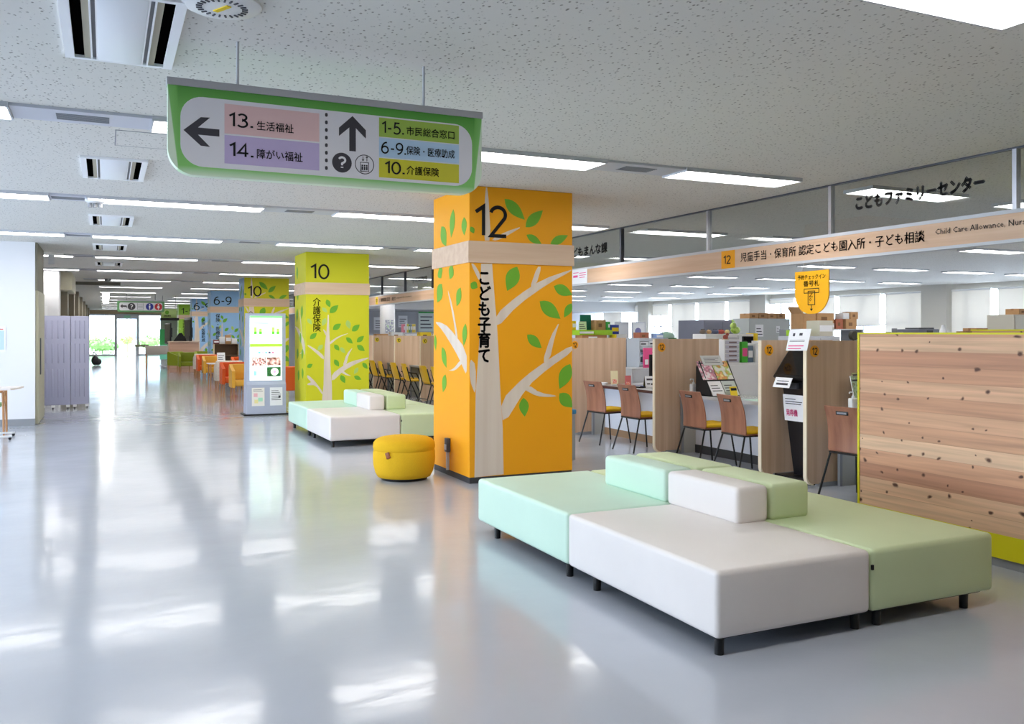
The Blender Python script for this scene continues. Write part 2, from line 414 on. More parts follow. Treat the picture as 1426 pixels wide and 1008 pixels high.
def ribbon(bm, pts, w, place):
    L = []
    for i, p in enumerate(pts):
        a = V(pts[max(i - 1, 0)]); b = V(pts[min(i + 1, len(pts) - 1)]); c = V(p)
        d1 = (c - a).normalized() if i else (b - c).normalized(); d2 = (b - c).normalized() if i < len(pts) - 1 else d1
        n1, n2 = V((-d1.y, d1.x)), V((-d2.y, d2.x)); m = (n1 + n2).normalized() if (n1 + n2).length > 1e-6 else n1
        k = 1 / max(.45, m.dot(n1)); L.append((bm.verts.new(place(c + m * w / 2 * k)), bm.verts.new(place(c - m * w / 2 * k))))
    for a, b in zip(L, L[1:]): bm.faces.new((a[0], a[1], b[1], b[0]))
def digits(name, body, m, parent, fr, o, w, h, weight=.12, t=.0018):
    """plain sans numerals drawn as ribbons, fitted into a w x h box"""
    R, U = fr; n = R.cross(U); o = V(o); x = weight / 2; items = []
    for ch in body:
        for st in STROKES[ch]: items.append([(x + px, weight / 2 + py * (1 - weight)) for px, py in st])
        x += {'1': .48, '-': .50, '.': .22}.get(ch, .80)
    xs = [p[0] for s_ in items for p in s_]; x0, x1 = min(xs) - weight / 2, max(xs) + weight / 2
    b = MB()
    for s_ in items: 
        s_ = s_ if len(s_) > 2 or s_[0] != s_[-1] else s_
        ribbon(b.bm, s_ if body[-1:] != '' else s_, weight * (1.25 if len(s_) == 2 and abs(s_[0][0] - s_[1][0]) < .02 else 1), lambda p: o + R * ((p.x - x0) / (x1 - x0) * w) + U * (p.y * h) + n * t)
    return b.build(name, m, parent)

def text(name, body, m, parent, fr, o, w, h, bold=0.0, line=1.0, t=0.0015, label=None):
    """lettering fitted into a w x h box whose lower left corner is o on the face fr"""
    c = bpy.data.curves.new('lettering_curve', 'FONT'); c.body = body; c.space_line = line
    c.align_x = 'LEFT' if '\n' not in body else 'CENTER'; c.resolution_u = 2 if h > 0.12 else 1
    ob = bpy.data.objects.new('lettering_curve', c); COL.objects.link(ob)
    bpy.context.view_layer.update()
    me = bpy.data.meshes.new_from_object(ob.evaluated_get(bpy.context.evaluated_depsgraph_get()))
    bpy.data.objects.remove(ob); bpy.data.curves.remove(c)
    xs = [v.co.x for v in me.vertices]; ys = [v.co.y for v in me.vertices]
    if not xs: return None
    x0, x1, y0, y1 = min(xs), max(xs), min(ys), max(ys)
    R, U = fr; n = R.cross(U); o = V(o)
    for v in me.vertices:
        v.co = o + R * ((v.co.x - x0) / (x1 - x0) * w) + U * ((v.co.y - y0) / (y1 - y0) * h) + n * t
    if bold:                                         # heavier strokes: the same letters laid down again, slightly shifted
        q = bold * h * .55; bm = bmesh.new(); src = me.copy()
        for dx, dy in ((q, 0), (-q, 0), (0, q), (0, -q)):
            k0 = len(bm.verts); bm.from_mesh(src); bm.verts.ensure_lookup_table()
            for v in bm.verts[k0:]: v.co += R * dx + U * dy
        bm.to_mesh(me); bm.free(); bpy.data.meshes.remove(src)
    me.name = name; me.materials.clear(); me.materials.append(m)
    ob = bpy.data.objects.new(name, me); COL.objects.link(ob); ob.parent = parent
    if label: ob['label'] = label
    return ob

ORD = ['nearest', 'second', 'third', 'fourth', 'fifth', 'sixth', 'seventh', 'eighth', 'ninth', 'tenth', 'eleventh', 'twelfth', 'thirteenth', 'fourteenth', 'fifteenth', 'sixteenth', 'seventeenth']
treeA = [[[0.056,0.061],[0.069,0.902],[0.116,1.525],[0.127,2.187],[0.246,2.191],[0.28,1.777],[0.294,1.651],[0.315,1.336],[0.342,0.815],[0.363,0.546],[0.373,0.071]],[[0.15,2.417],[0.174,2.95],[0.198,2.952],[0.236,2.42]],[[0.015,2.184],[0.116,1.993],[0.116,2.087],[0.049,2.185]],[[0.005,1.245],[0.069,1.182],[0.069,0.87],[0.005,1.028]],[[0.294,1.541],[0.531,1.78],[0.889,2.012],[1.147,2.142],[1.147,2.159],[0.816,2.049],[0.531,1.876],[0.287,1.683]],[[0.665,1.949],[0.751,2.176],[0.802,2.177],[0.737,1.982]],[[0.367,0.561],[0.637,0.949],[0.889,1.137],[1.158,1.297],[1.158,1.372],[0.889,1.228],[0.601,1.046],[0.342,0.815]],[[0.809,1.187],[0.907,1.461],[1.017,1.624],[0.955,1.461],[0.896,1.218]],[[0.594,0.925],[0.744,0.847],[0.889,0.833],[0.999,0.842],[0.78,0.881],[0.655,0.965]],[[0.232,2.43],[0.408,2.523],[0.594,2.586],[0.408,2.475],[0.294,2.423]]]
leafA = [[0.384,2.848,0.609,2.651,0.121],[0.619,2.575,0.816,2.759,0.114],[0.63,2.498,0.802,2.41,0.076],[0.903,2.417,1.11,2.514,0.089],[0.524,2.169,0.412,1.921,0.153],[0.944,1.981,1.162,1.894,0.114],[0.78,1.822,1.021,1.643,0.14],[1.154,1.805,1.065,1.657,0.083],[0.637,1.478,0.802,1.339,0.102],[1.136,1.172,1.01,0.914,0.146],[1.01,0.868,1.165,0.716,0.134],[0.594,0.835,0.609,0.643,0.108],[0.015,1.988,0.089,1.946,0.083],[0.015,2.55,0.049,2.484,0.051]]
treeAl = [[[1.007,1.62],[0.809,1.608],[0.572,1.559],[0.062,1.322],[0.062,1.062],[0.215,1.192],[0.39,1.316],[0.761,1.527]],[[0.628,1.99],[0.462,1.786],[0.302,1.445],[0.355,1.436],[0.426,1.623]],[[0.591,1.098],[0.435,1.123],[0.232,1.223],[0.172,1.193],[0.39,1.106]]]
leafAl = [[0.79,2.636,0.647,2.412,0.168],[0.435,2.776,0.499,2.49,0.145],[0.137,2.659,0.129,2.476,0.138],[0.858,2.194,0.8,2.082,0.153],[0.462,2.193,0.535,2.057,0.145],[0.78,2.021,0.917,1.827,0.183],[0.232,1.955,0.337,1.77,0.138],[0.095,1.588,0.146,1.368,0.122],[0.771,1.342,0.637,1.129,0.13],[0.666,1.055,0.742,0.864,0.13],[0.987,1.476,0.967,1.305,0.076]]
treeB = [[[0.29,0.251],[0.319,0.543],[0.327,0.91],[0.345,1.281],[0.374,1.535],[0.397,1.825],[0.415,1.825],[0.423,1.535],[0.437,1.281],[0.443,0.908],[0.471,0.539],[0.474,0.244]],[[0.025,1.265],[0.14,1.169],[0.327,0.993],[0.327,1.076],[0.195,1.187],[0.049,1.274]],[[0.305,1.571],[0.369,1.516],[0.378,1.424],[0.341,1.479]],[[0.426,1.268],[0.582,1.405],[0.817,1.501],[0.601,1.439],[0.426,1.328]],[[0.471,0.595],[0.676,0.79],[0.921,0.923],[1.15,1.018],[1.15,1.04],[0.826,0.968],[0.657,0.877],[0.471,0.742]],[[0.666,0.877],[0.742,1.108],[0.864,1.237],[0.779,1.089],[0.736,0.904]],[[0.638,0.767],[0.732,0.715],[0.836,0.696],[0.751,0.737],[0.68,0.797]],[[0.025,0.733],[0.025,0.678],[0.103,0.603],[0.025,0.573],[0.031,0.547],[0.176,0.547],[0.301,0.36],[0.308,0.415],[0.176,0.602],[0.067,0.714]]]
leafB = [[0.374,2.104,0.437,1.962,0.086],[0.43,1.859,0.59,2.004,0.112],[0.489,1.553,0.638,1.664,0.104],[0.841,1.524,0.986,1.649,0.104],[0.732,1.411,0.857,1.295,0.082],[0.932,1.322,1.066,1.438,0.093],[0.076,1.385,0.198,1.494,0.089],[0.517,1.28,0.605,1.169,0.082],[0.936,1.266,1.081,1.157,0.097],[0.517,1.007,0.601,0.875,0.086],[0.023,0.871,0.122,0.928,0.074],[1.039,0.94,1.135,0.823,0.078],[0.879,0.693,1.016,0.627,0.078],[0.635,0.72,0.713,0.567,0.089]]
paleB = [[0.292,1.953,0.391,1.869,0.067],[0.027,1.753,0.114,1.646,0.067],[0.36,1.764,0.295,1.619,0.082],[0.751,1.73,0.798,1.568,0.093],[0.305,1.278,0.209,1.176,0.074],[0.625,1.228,0.717,1.119,0.071],[0.955,0.854,0.879,0.73,0.071]]
# ------------------------------------------------------------------ room shell
CZ = 2.96
struct(MB().box(-8, 23.5, -6, 63, -0.1, 0).build('floor', FLOOR))
struct(MB().box(-8, 23.5, -6, 63, CZ, CZ + 0.15).build('ceiling', CEIL))
struct(MB().box(-8, 23.5, -4.2, -4, 0, CZ).build('wall_back', mat('darkened_back_wall', (104, 94, 84), 0.8)))  # unseen wall, kept dark so little light bounces onto the sofa fronts
w = MB()
w.box(-8.2, -8, -6, 16.1, 0, 0.35).box(-8.2, -8, -6, 16.1, 2.72, CZ).box(-8.2, -8, -6, 3, 0.35, 2.72).box(-8.2, -8, 15, 16.1, 0.35, 2.72)
struct(w.build('wall_left', WHITE))
f = MB()
for k in range(7): f.box(-8.12, -8.06, 2.97 + 2 * k, 3.03 + 2 * k, 0.35, 2.72)
f.box(-8.12, -8.06, 3, 15, 0.35, 0.41).box(-8.12, -8.06, 3, 15, 2.66, 2.72)
wn = struct(f.build('window_1', ALU)); p_ = MB().box(-8.1, -8.09, 3, 15, 0.4, 2.68).build('pane', CLEAR, wn)
# white wall block on the left of the corridor with the sliding door in its end
WLF = struct(MB().box(-8, -1.03, 16.12, 17.75, 0.0, CZ).build('wall_front', WHITE))
struct(MB().box(-8, -1.028, 16.105, 16.12, 0, 0.11).build('baseboard_front', MGREY))
d = struct(MB().box(-1.03, -0.985, 16.16, 17.72, 0.02, 2.18, b=0.004).build('door_1', TANW))
MB().box(-0.986, -0.972, 16.52, 16.66, 0.80, 1.41, b=0.01).build('door_handle', DGREY, d)
struct(MB().box(-1.03, -1.0, 16.14, 17.75, 2.18, CZ).build('trim_1', mat('olive_grey_trim', (128, 124, 108), 0.6)))
struct(MB().box(-6, -5.8, 17.75, 22.7, 0, CZ).build('wall_passage', WHITE))
# corridor wall further back: white pier, then doors and posts up to the entrance
w = MB().box(-5.8, -0.97, 22.7, 23.6, 0, CZ); struct(w.build('wall_corridor_front', WHITE))
w = MB().box(-1.6, -1.1, 23.6, 63, 0, CZ); struct(w.build('wall_corridor', mat('taupe_wall', (150, 143, 128), 0.7)))
for k, y in enumerate((26.5, 31.5, 37, 42.5, 48, 54)):
    dr = struct(MB().box(-1.1, -1.04, y, y + 1.9, 0, 2.3, b=0.01).build('door_%d' % (k + 2), mat('brown_steel_door', (92, 84, 74), 0.5)))
    MB().box(-1.04, -1.0, y + 0.12, y + 0.16, 0.9, 1.2).build('door_handle', ALU, dr)
for k, y in enumerate((24.6, 29.6, 34.8, 40.2, 45.6, 51.2, 57.5)):
    struct(MB().box(-1.1, -0.86, y, y + 0.9, 0, CZ).build('trim_%d' % (k + 2), mat('brown_grey_post', (146, 138, 120), .5)))
struct(MB().box(-1.1, -0.72, 23.62, 26.2, 2.52, CZ, b=0.03).build('trim_10', mat('cream_duct_cover', (206, 200, 176), 0.5)))
struct(MB().box(-1.1, .4, 28.0, 28.12, CZ - 0.09, CZ).build('trim_11', mat('grey_shutter_rail', (120, 118, 110), 0.5)))
# entrance: header beam, two fixed glass bays and the automatic door between them
struct(MB().box(-1.1, 6.5, 62.6, 63.0, 2.72, CZ).build('trim_12', mat('tan_header', (176, 150, 120), 0.6)))
struct(MB().box(3.4, 6.6, 62.7, 63.0, 0, CZ).build('wall_entrance', mat('green_grey_wall', (150, 160, 140), 0.7)))
for k, (x0, x1) in enumerate(((-1.1, 0.62), (1.95, 3.4))):
    f = MB().box(x0, x1, 62.8, 62.9, 0, 0.08).box(x0, x1, 62.8, 62.9, 2.62, 2.72).box(x0, x0 + 0.07, 62.8, 62.9, 0.08, 2.62).box(x1 - 0.07, x1, 62.8, 62.9, 0.08, 2.62)
    o = struct(f.build('window_%d' % (k + 2), mat('flare_paled_window_frame', (190, 188, 186), 0.4)))  # frame colour lightened to stand in for flare at the entrance
    MB().box(x0, x1, 62.84, 62.86, 0.08, 2.62).build('pane', CLEAR, o)
f = MB().box(0.62, 1.95, 62.74, 62.8, 2.4, 2.72).box(0.62, 0.70, 62.74, 62.8, 0, 2.4).box(1.87, 1.95, 62.74, 62.8, 0, 2.4).box(1.27, 1.31, 62.74, 62.8, 0, 2.4)
o = struct(f.build('door_9', ALU)); MB().box(0.7, 1.87, 62.76, 62.77, 0, 2.4).build('pane', CLEAR, o)
MB().box(1.80, 1.84, 62.70, 62.74, 0.9, 1.6).build('door_handle', DGREY, o)
MB().box(1.1, 1.5, 62.72, 62.74, 2.46, 2.62).build('exit_light_panel', mat('pale_green_plate', (150, 215, 180), 0.5), o)
# office side: window wall with blinds, end wall
w = MB().box(23.3, 23.5, -6, 44, 0, 0.95).box(23.3, 23.5, -6, 44, 2.78, CZ)
for k in range(7): w.box(23.0, 23.5, -5.5 + 8 * k, -4.6 + 8 * k, 0, CZ)
struct(w.build('wall_right', mat('beige_office_wall', (196, 192, 182), 0.7)))
f = MB()
for k in range(26): f.box(23.33, 23.4, -6 + 2 * k - 0.03, -6 + 2 * k + 0.03, 0.95, 2.78)
f.box(23.33, 23.4, -6, 44, 1.75, 1.8)
o = struct(f.build('window_4', ALU)); MB().box(23.36, 23.37, -6, 44, 0.95, 2.78).build('pane', CLEAR, o)
drops = [1.0, 1.0, 1.72, 1.0, 1.5, 1.0, 1.72, 1.0, 1.0, 2.1, 1.0, 1.35, 1.0, 1.72, 1.0, 2.6, 1.0, 1.72, 1.0, 2.3, 2.5, 1.0, 2.5, 1.0]
for k in range(24):
    y = -3.9 + 2 * k
    o = MB().box(23.24, 23.25, y - 0.88, y + 0.88, drops[k], 2.76).build('roller_blind', BLIND)
    tag(o, 'white roller blind on the office window wall, number %s from the front' % ORD[k % 17] if k < 17 else 'white roller blind far back on the office window wall', 'blind', 'office roller blinds')
    o['label'] = 'white roller blind drawn down over the office windows behind the counters'
    MB().cyl((23.245, y - 0.88, drops[k]), (23.245, y + 0.88, drops[k]), 0.012, n=8).build('bottom_bar', ALU, o)
    MB().cyl((23.25, y - 0.9, 2.77), (23.25, y + 0.9, 2.77), 0.03, n=8).build('roller', PLASTW, o)
struct(MB().box(6.6, 23.5, 40, 40.2, 0, CZ).build('wall_office', mat('grey_office_wall', (176, 176, 180), 0.7)))
struct(MB().box(6.62, 23.4, 36.0, 40, 2.5, CZ).build('trim_13', mat('grey_bulkhead', (190, 190, 190), 0.7)))
struct(MB().box(6.5, 6.7, 40, 63, 0, CZ).build('wall_side', mat('olive_grey_wall', (140, 140, 128), 0.7)))
struct(MB().box(-8, 40, 63, 110, -0.2, -0.06).build('ground_outside', mat('pale_paving', (190, 188, 180), 0.8), smooth=30))
bpy.data.objects['ground_outside']['kind'] = 'structure'
t = thing('glare_cutting_building', 'added pale building across the street, dimming the sky behind the entrance glass', 'building', (0, 84, 0))  # facade added to cut the sky glare at the entrance and on the floor
MB().box(-22, 26, 0, 6, -.06, 13).build('wall', mat('pale_facade', (176, 176, 172), .8), t)
for k in range(10):
    for z in (1.0, 5.0, 9.0):
        wf = MB().box(-20 + 4.4 * k, -17.4 + 4.4 * k, -.06, .02, z, z + 2.2).build('window', mat('facade_window_frame', (120, 124, 130), .5), t)
        MB().box(-19.9 + 4.4 * k, -17.5 + 4.4 * k, -.08, -.06, z + .1, z + 2.1).build('pane', mat('facade_pane', (150, 164, 180), .2), wf)
struct(MB().box(-4, 8, 63.0, 67.5, 3.0, 3.25).build('trim_30', mat('added_canopy_white', (200, 200, 198), .7)))  # canopy added above the entrance to hold back skylight
# hedges and a small shrub outside the entrance
def bush(x, y, z, rx, rz, n, seed, name, label, cat, col):
    rnd = random.Random(seed); b = MB()
    for i in range(n):
        a, c = rnd.uniform(0, 2 * PI), rnd.uniform(-0.9, 1)
        s_ = math.sqrt(1 - c * c); k = rnd.uniform(.75, 1.05)
        p = V((x + rx * k * s_ * math.cos(a), y + rx * .7 * k * s_ * math.sin(a), z + rz * k * c))
        q = Matrix.Translation(p) @ Matrix.Rotation(rnd.uniform(0, 6), 4, V((rnd.uniform(-1, 1), rnd.uniform(-1, 1), rnd.uniform(-1, 1))).normalized())
        b.prism(leaf((-0.09, 0), (0.09, 0), 0.08, 4), (V((1, 0, 0)), V((0, 1, 0))), (0, 0, 0), 0.004) if False else b.box(-0.09, 0.09, -0.045, 0.045, -0.004, 0.004, M=q)
    b.ball((x, y, z), rx * 0.72, (1, .7, rz / rx), 10).cyl((x, y, -.07), (x, y, z), .05, n=8)
    return tag(b.build(name, col, smooth=20), label, cat)
G1 = mat('hedge_leaf', (120, 165, 90), 0.6); G2 = mat('yellow_green_leaf', (165, 195, 110), 0.6)
bush(-0.2, 70, 0.55, 1.1, 0.55, 260, 1, 'hedge_bush', 'round green hedge outside the left entrance window', 'hedge', G1)
bush(-1.2, 73, 1.0, 1.6, 0.5, 260, 2, 'hedge_bush', 'wide yellow-green hedge behind the round one outside the left entrance window', 'hedge', G2)
bush(1.5, 72, 0.9, 0.5, 0.35, 120, 3, 'potted_shrub', 'small shrub seen through the automatic entrance door', 'shrub', G2)
bush(3.2, 74, 0.8, 1.0, 0.5, 160, 4, 'hedge_bush', 'green hedge outside the right entrance window', 'hedge', G1)

# ------------------------------------------------------------------ ceiling lamps
def make_lamp(w_, d_=0.36):
    t = thing('ceiling_light', '', 'ceiling light')
    f_ = MB(); z0, z1 = -0.035, 0.0
    f_.box(-w_ / 2, w_ / 2, -d_ / 2 - 0.012, -d_ / 2, z0, z1).box(-w_ / 2, w_ / 2, d_ / 2, d_ / 2 + 0.012, z0, z1)
    f_.box(-w_ / 2 - 0.012, -w_ / 2, -d_ / 2 - 0.012, d_ / 2 + 0.012, z0, z1).box(w_ / 2, w_ / 2 + 0.012, -d_ / 2 - 0.012, d_ / 2 + 0.012, z0, z1)
    f_.build('frame', LGREY, t)
    MB().box(-w_ / 2, w_ / 2, -d_ / 2, d_ / 2, -0.022, 0.0).build('diffuser', LAMPM, t)
    return t
ROWY = [2.60 + 3.965 * k for k in range(-1, 15)]      # row 0 stands behind the viewer and is left out
near_x = [(-1.95, -.57), (.30, 1.67), (2.50, 3.83), (4.67, 5.97)]
far_x = [(-1.92, -.55), (-.17, 1.66), (2.53, 4.25), (4.9, 6.25)]
POSN = ['leftmost', 'second from left', 'third from left', 'rightmost']
for r, y in enumerate(ROWY):
    if r == 0: continue
    spans = near_x[:3] if r == 1 else near_x if r <= 2 else far_x
    first = None
    for i, (a, b_) in enumerate(spans):
        if r > 6 and i == 0: continue
        where = 'over the corridor' if r > 0 else 'behind the viewer'
        lab = 'white strip light in the %s ceiling row %s, %s' % (ORD[r - 1], where, POSN[i]) if (r, i) != (1, 2) else 'large white strip light cut off by the top right corner of the view'
        L_ = make_lamp(b_ - a); L_.location = ((a + b_) / 2, y, CZ); L_['label'] = lab; L_['group'] = 'corridor strip lights'
lamp_o = None
for r, y in enumerate(ROWY[:11]):
    if r == 0: continue
    for j in range(7):
        a = 6.9 + 2.24 * j
        lab = 'white strip light in the %s office ceiling row, %s out from the counter' % (ORD[r - 1] if r else 'rearmost', ORD[j])
        if lamp_o is None:
            lamp_o = make_lamp(1.36); c = lamp_o; c.location = (a + .68, y, CZ); c['label'] = lab
        else: c = dup(lamp_o, lab, (a + .68, y, CZ))
        c['group'] = 'office strip lights'
L_ = make_lamp(0.24, 13.0); L_.location = (0.02, 41, CZ); L_['label'] = 'long narrow strip light running lengthways down the far corridor ceiling'
# grey cover strips between the lamps
for r in range(2, 8):
    spans = near_x if r <= 2 else far_x
    for i in range(3):
        a, b_ = spans[i][1] + .014, spans[i + 1][0] - .014
        if b_ - a < 0.2: continue
        t = thing('ceiling_cover_strip', 'grey cover strip between lamps in the %s ceiling row, %s from the left' % (ORD[r - 1], ['first', 'second', 'third'][i]), 'cover strip', ((a + b_) / 2, ROWY[r], CZ), 0, 'cover strips between the ceiling lamps')
        MB().box(-(b_ - a) / 2, (b_ - a) / 2, -.18, .18, -0.02, 0).build('cover', LGREY if i else mat('pale_lilac_metal', (196, 198, 208), .4), t)
        s_ = MB()
        for k in range(6): s_.box(-.16, .16, -.09 + .032 * k, -.078 + .032 * k, -0.024, -0.0195)
        s_.build('grille', MGREY, t)

# ceiling air vents
def make_vent():
    t = thing('ceiling_vent', '', 'vent')
    f_ = MB()
    for x0, x1 in ((-.26, -.215), (.215, .26), (-.138, -.130), (.130, .138), (-.112, -.104), (.104, .112)): f_.box(x0, x1, -.5, .5, -.02, 0)
    f_.box(-.26, .26, -.53, -.5, -.02, 0).box(-.26, .26, .5, .53, -.02, 0)
    f_.build('frame', mat('white_vent_metal', (246, 247, 250), .4), t)
    MB().box(-.104, .104, -.5, .5, -.022, 0, b=.003).build('centre_panel', mat('white_vent_panel', (240, 243, 248), .35), t)
    for s_ in (-1, 1):
        MB().box(*sorted((s_ * .215, s_ * .168)), -.5, .5, -.004, 0).build('slot', mat('black_slot', (6, 6, 6), .9, .0), t)
        MB().box(*sorted((s_ * .168, s_ * .138)), -.5, .5, -.014, 0).build('louvre', mat('beige_louvre', (170, 162, 142), .5), t)
        MB().box(*sorted((s_ * .130, s_ * .112)), -.5, .5, -.008, 0).build('slot', DGREY, t)
    return t
v0 = make_vent()
for k, y in enumerate((4.62, 8.57, 12.52, 16.46, 20.38)):
    lab = 'white slotted air vent in the corridor ceiling, %s to the viewer' % ORD[k]
    if k == 0: lab = 'large white slotted air vent in the ceiling at top left of the view'
    c = v0 if k == 0 else dup(v0, lab)
    c.location = (.07, y, CZ); c['label'] = lab; c['group'] = 'corridor ceiling vents'
t = thing('ceiling_speaker', 'round white ceiling speaker beside the nearest air vent', 'speaker', (.47, 4.07, CZ))
MB().lathe([(.17, 0), (.17, -.012), (.15, -.022), (.001, -.024)]).build('rim', PLASTW, t)
g = MB()
for k in range(24): g.box(-.004, .004, .085, .11, -.027, -.02, M=Matrix.Rotation(k * PI / 12, 4, 'Z'))
g.build('grille', DGREY, t); MB().box(-.012, .012, -.05, .05, -.028, -.02, M=Matrix.Rotation(.5, 4, 'Z')).build('indicator', YEL, t)
t = thing('smoke_detector', 'white ceiling detector with three sensor cups below the third lamp row', 'detector', (-.1, 10.53, CZ - .02))
MB().lathe([(.1, 0), (.1, -.02), (.07, -.04), (.001, -.04)], n=20).build('base', PLASTW, t)
for k in range(3): MB().cyl((-.05 + .05 * k, 0, -.04), (-.05 + .05 * k, 0, -.085), .022, n=10).build('sensor', MGREY, t)
for k, (x, y) in enumerate(((.06, 26.2),)):
    t = thing('smoke_detector', 'small grey dome detector under the far corridor ceiling', 'detector', (x, y, CZ))
    MB().lathe([(.09, 0), (.09, -.03), (.06, -.08), (.001, -.1)], n=16).build('dome', MGREY, t)
t = thing('exit_sign_holder', 'small white ceiling bracket with a hanging plate by the white wall edge', 'ceiling bracket', (-.9, 18.2, CZ))
MB().box(-.2, .2, -.12, .12, -.03, 0).build('base', PLASTW, t); MB().box(-.05, .05, -.01, .01, -.2, -.03).build('plate', LGREY, t)
f = MB(); x0, x1, y0, y1 = .065, .62, 6.93, 7.5
f.box(x0, x1, y0, y0 + .008, CZ - .003, CZ).box(x0, x1, y1 - .008, y1, CZ - .003, CZ).box(x0, x0 + .008, y0, y1, CZ - .003, CZ).box(x1 - .008, x1, y0, y1, CZ - .003, CZ)
t = thing('ceiling_access_hatch', 'square access hatch outlined in the ceiling behind the hanging sign', 'hatch', (0, 0, 0))
f.build('frame', MGREY, t); MB().box(x0 + .008, x1 - .008, y0 + .008, y1 - .008, CZ - .002, CZ).build('hatch_panel', CEIL, t)

# ------------------------------------------------------------------ painted pillars
def decal(polys, m, parent, fr, o, name, t=.002, smooth=1, label=None):
    b = MB()
    for i, p in enumerate(polys): b.prism(chaikin(p, smooth) if smooth and not (i == 0 and len(p) > 9) else p, fr, o, t + .0001 * i)
    return b.build(name, m, parent, label)
DIRY = (V((0, 1, 0)), V((0, 0, 1)))                  # used with a flipped normal for the corridor side
def pillar(x0, y0, w_, d_, sheet, number, vert, design, label, nb, vb, side_sheet=None):
    t = thing('painted_pillar', label, 'pillar', (x0, y0, 0)); t['kind'] = 'thing'
    MB().box(0, w_, 0, d_, 0.06, CZ - .002, b=.004, seg=1).build('shaft', sheet, t)
    MB().box(0.006, w_ - .006, .006, d_ - .006, 0, .06).build('baseboard', DARK, t)
    MB().box(-.014, w_ + .014, -.014, d_ + .014, 2.195, 2.41).build('wood_band', WOODX, t)
    if side_sheet: MB().box(-.002, 0, .004, d_ - .004, .06, CZ - .003).build('side_sheet', side_sheet, t, 'sky blue side sheet')
    if design == 'A': tr, lf_, pl = treeA, leafA, []
    else: tr, lf_, pl = treeB, leafB, paleB
    k = w_ / 1.163
    fit = lambda P: [(min(max(a * k, .003), w_ - .003), z) for a, z in P]
    decal([fit(p) for p in tr], TREEW, t, NEGY, (0, -.0005, 0), 'tree_pattern', .0012)
    decal([fit(leaf(q[:2], q[2:4], q[4])) for q in lf_], LEAFG, t, NEGY, (0, -.0005, 0), 'leaf_pattern', .002, 0)
    if pl: decal([fit(leaf(q[:2], q[2:4], q[4])) for q in pl], LEAFP, t, NEGY, (0, -.0005, 0), 'leaf_pattern', .0016, 0, 'pale leaves')
    side = [[(-a, z) for a, z in p] for p in treeAl]
    so_ = -.0025 if side_sheet else -.0005
    decal(side, TREEW, t, NEGX, (so_, 0, 0), 'tree_pattern', .0012)
    sl = leafAl if design == 'A' else [(.75, 2.3, .7, 2.1, .16), (.8, 2.75, .74, 2.5, .15), (.3, 2.0, .38, 1.75, .18), (.75, 1.95, .82, 1.7, .18), (.5, 1.5, .42, 1.3, .16), (.25, 1.2, .35, 1.0, .16), (.7, 1.2, .76, 1.0, .16), (.3, .85, .25, .65, .16), (.6, .8, .68, .6, .16)]
    decal([[(-u, z) for u, z in leaf(q[:2], q[2:4], q[4])] for q in sl], LEAFG, t, NEGX, (so_, 0, 0), 'leaf_pattern', .002, 0)
    digits('number', number, INK, t, NEGY, (nb[0], -.002, nb[1]), nb[2], nb[3], .115)
    if vert: text('lettering', '\n'.join(vert), INK, t, NEGY, (vb[0], -.002, vb[1]), vb[2], vb[3], bold=.012 if number == '12' else .004, line=.95)
    return t
p12 = pillar(3.272, 8.067, 1.163, 1.04, ORANGE, '12', 'こども子育て', 'A', 'big orange pillar numbered 12 with a tree and leaves', (.05, 2.452, .37, .325), (.095, 1.205, .135, .895))
c_ = MB().box(-.03, 0, .555, .575, .06, .26).build('conduit', LGREY, p12)
MB().box(-.04, 0, .52, .60, .25, .395, b=.006).build('outlet_box', DGREY, p12); MB().box(-.046, -.04, .535, .585, .275, .33).build('outlet_cover', ALU, p12)
p10 = pillar(3.287, 15.956, 1.173, 1.0, LIME, '10', '介護保険', 'B', 'lime green pillar numbered 10 behind the second sofa island', (.076, 2.47, .354, .276), (.127, 1.516, .144, .618))
pillar(3.34, 24.09, 1.17, 1.0, LIME, '10', '介護保険', 'A', 'lime pillar numbered 10 behind the display kiosk', (.08, 2.46, .37, .28), (.095, 1.45, .15, .62), BLUE)
pillar(3.336, 32.2, 1.1, 1.0, BLUE, '6-9', '保険・医療助成', 'B', 'sky blue pillar numbered 6-9, the nearer and larger of two', (.1, 2.468, .6, .295), (.17, 1.115, .14, 1.04))
pillar(3.378, 39.9, 1.1, 1.0, BLUE, '6-9', '保険・医療助成', 'A', 'sky blue pillar numbered 6-9, the farther of two', (.06, 2.46, .72, .32), (.38, 1.1, .15, 1.0))
pillar(3.425, 48.2, 1.1, 1.0, mat('fresh_green_sheet', (150, 195, 60), .5), '1-5', '市民総合窓口', 'B', 'fresh green pillar numbered 1-5 beside the far televisions', (.12, 2.46, .62, .3), (.2, 1.3, .14, .85))

# ------------------------------------------------------------------ modular sofa islands
def cushion(x0, x1, y0, y1, z0, z1, b, puff):
    t = bmesh.new(); bmesh.ops.create_cube(t, size=1)
    for v in t.verts: v.co = V(((x0 + x1) / 2 + v.co.x * (x1 - x0), (y0 + y1) / 2 + v.co.y * (y1 - y0), (z0 + z1) / 2 + v.co.z * (z1 - z0)))
    bmesh.ops.bevel(t, geom=t.edges[:], offset=b, segments=4, profile=0.5, affect='EDGES')
    bmesh.ops.subdivide_edges(t, edges=[e for e in t.edges if e.calc_length() > .25], cuts=5, use_grid_fill=True)
    for v in t.verts:
        u = (v.co.x - (x0 + x1) / 2) / ((x1 - x0) / 2); w_ = (v.co.y - (y0 + y1) / 2) / ((y1 - y0) / 2); q = (v.co.z - (z0 + z1) / 2) / ((z1 - z0) / 2)
        if q > .9: v.co.z += puff * max(0, 1 - u * u) * max(0, 1 - w_ * w_)
    m = MB(); m._merge(t); return m
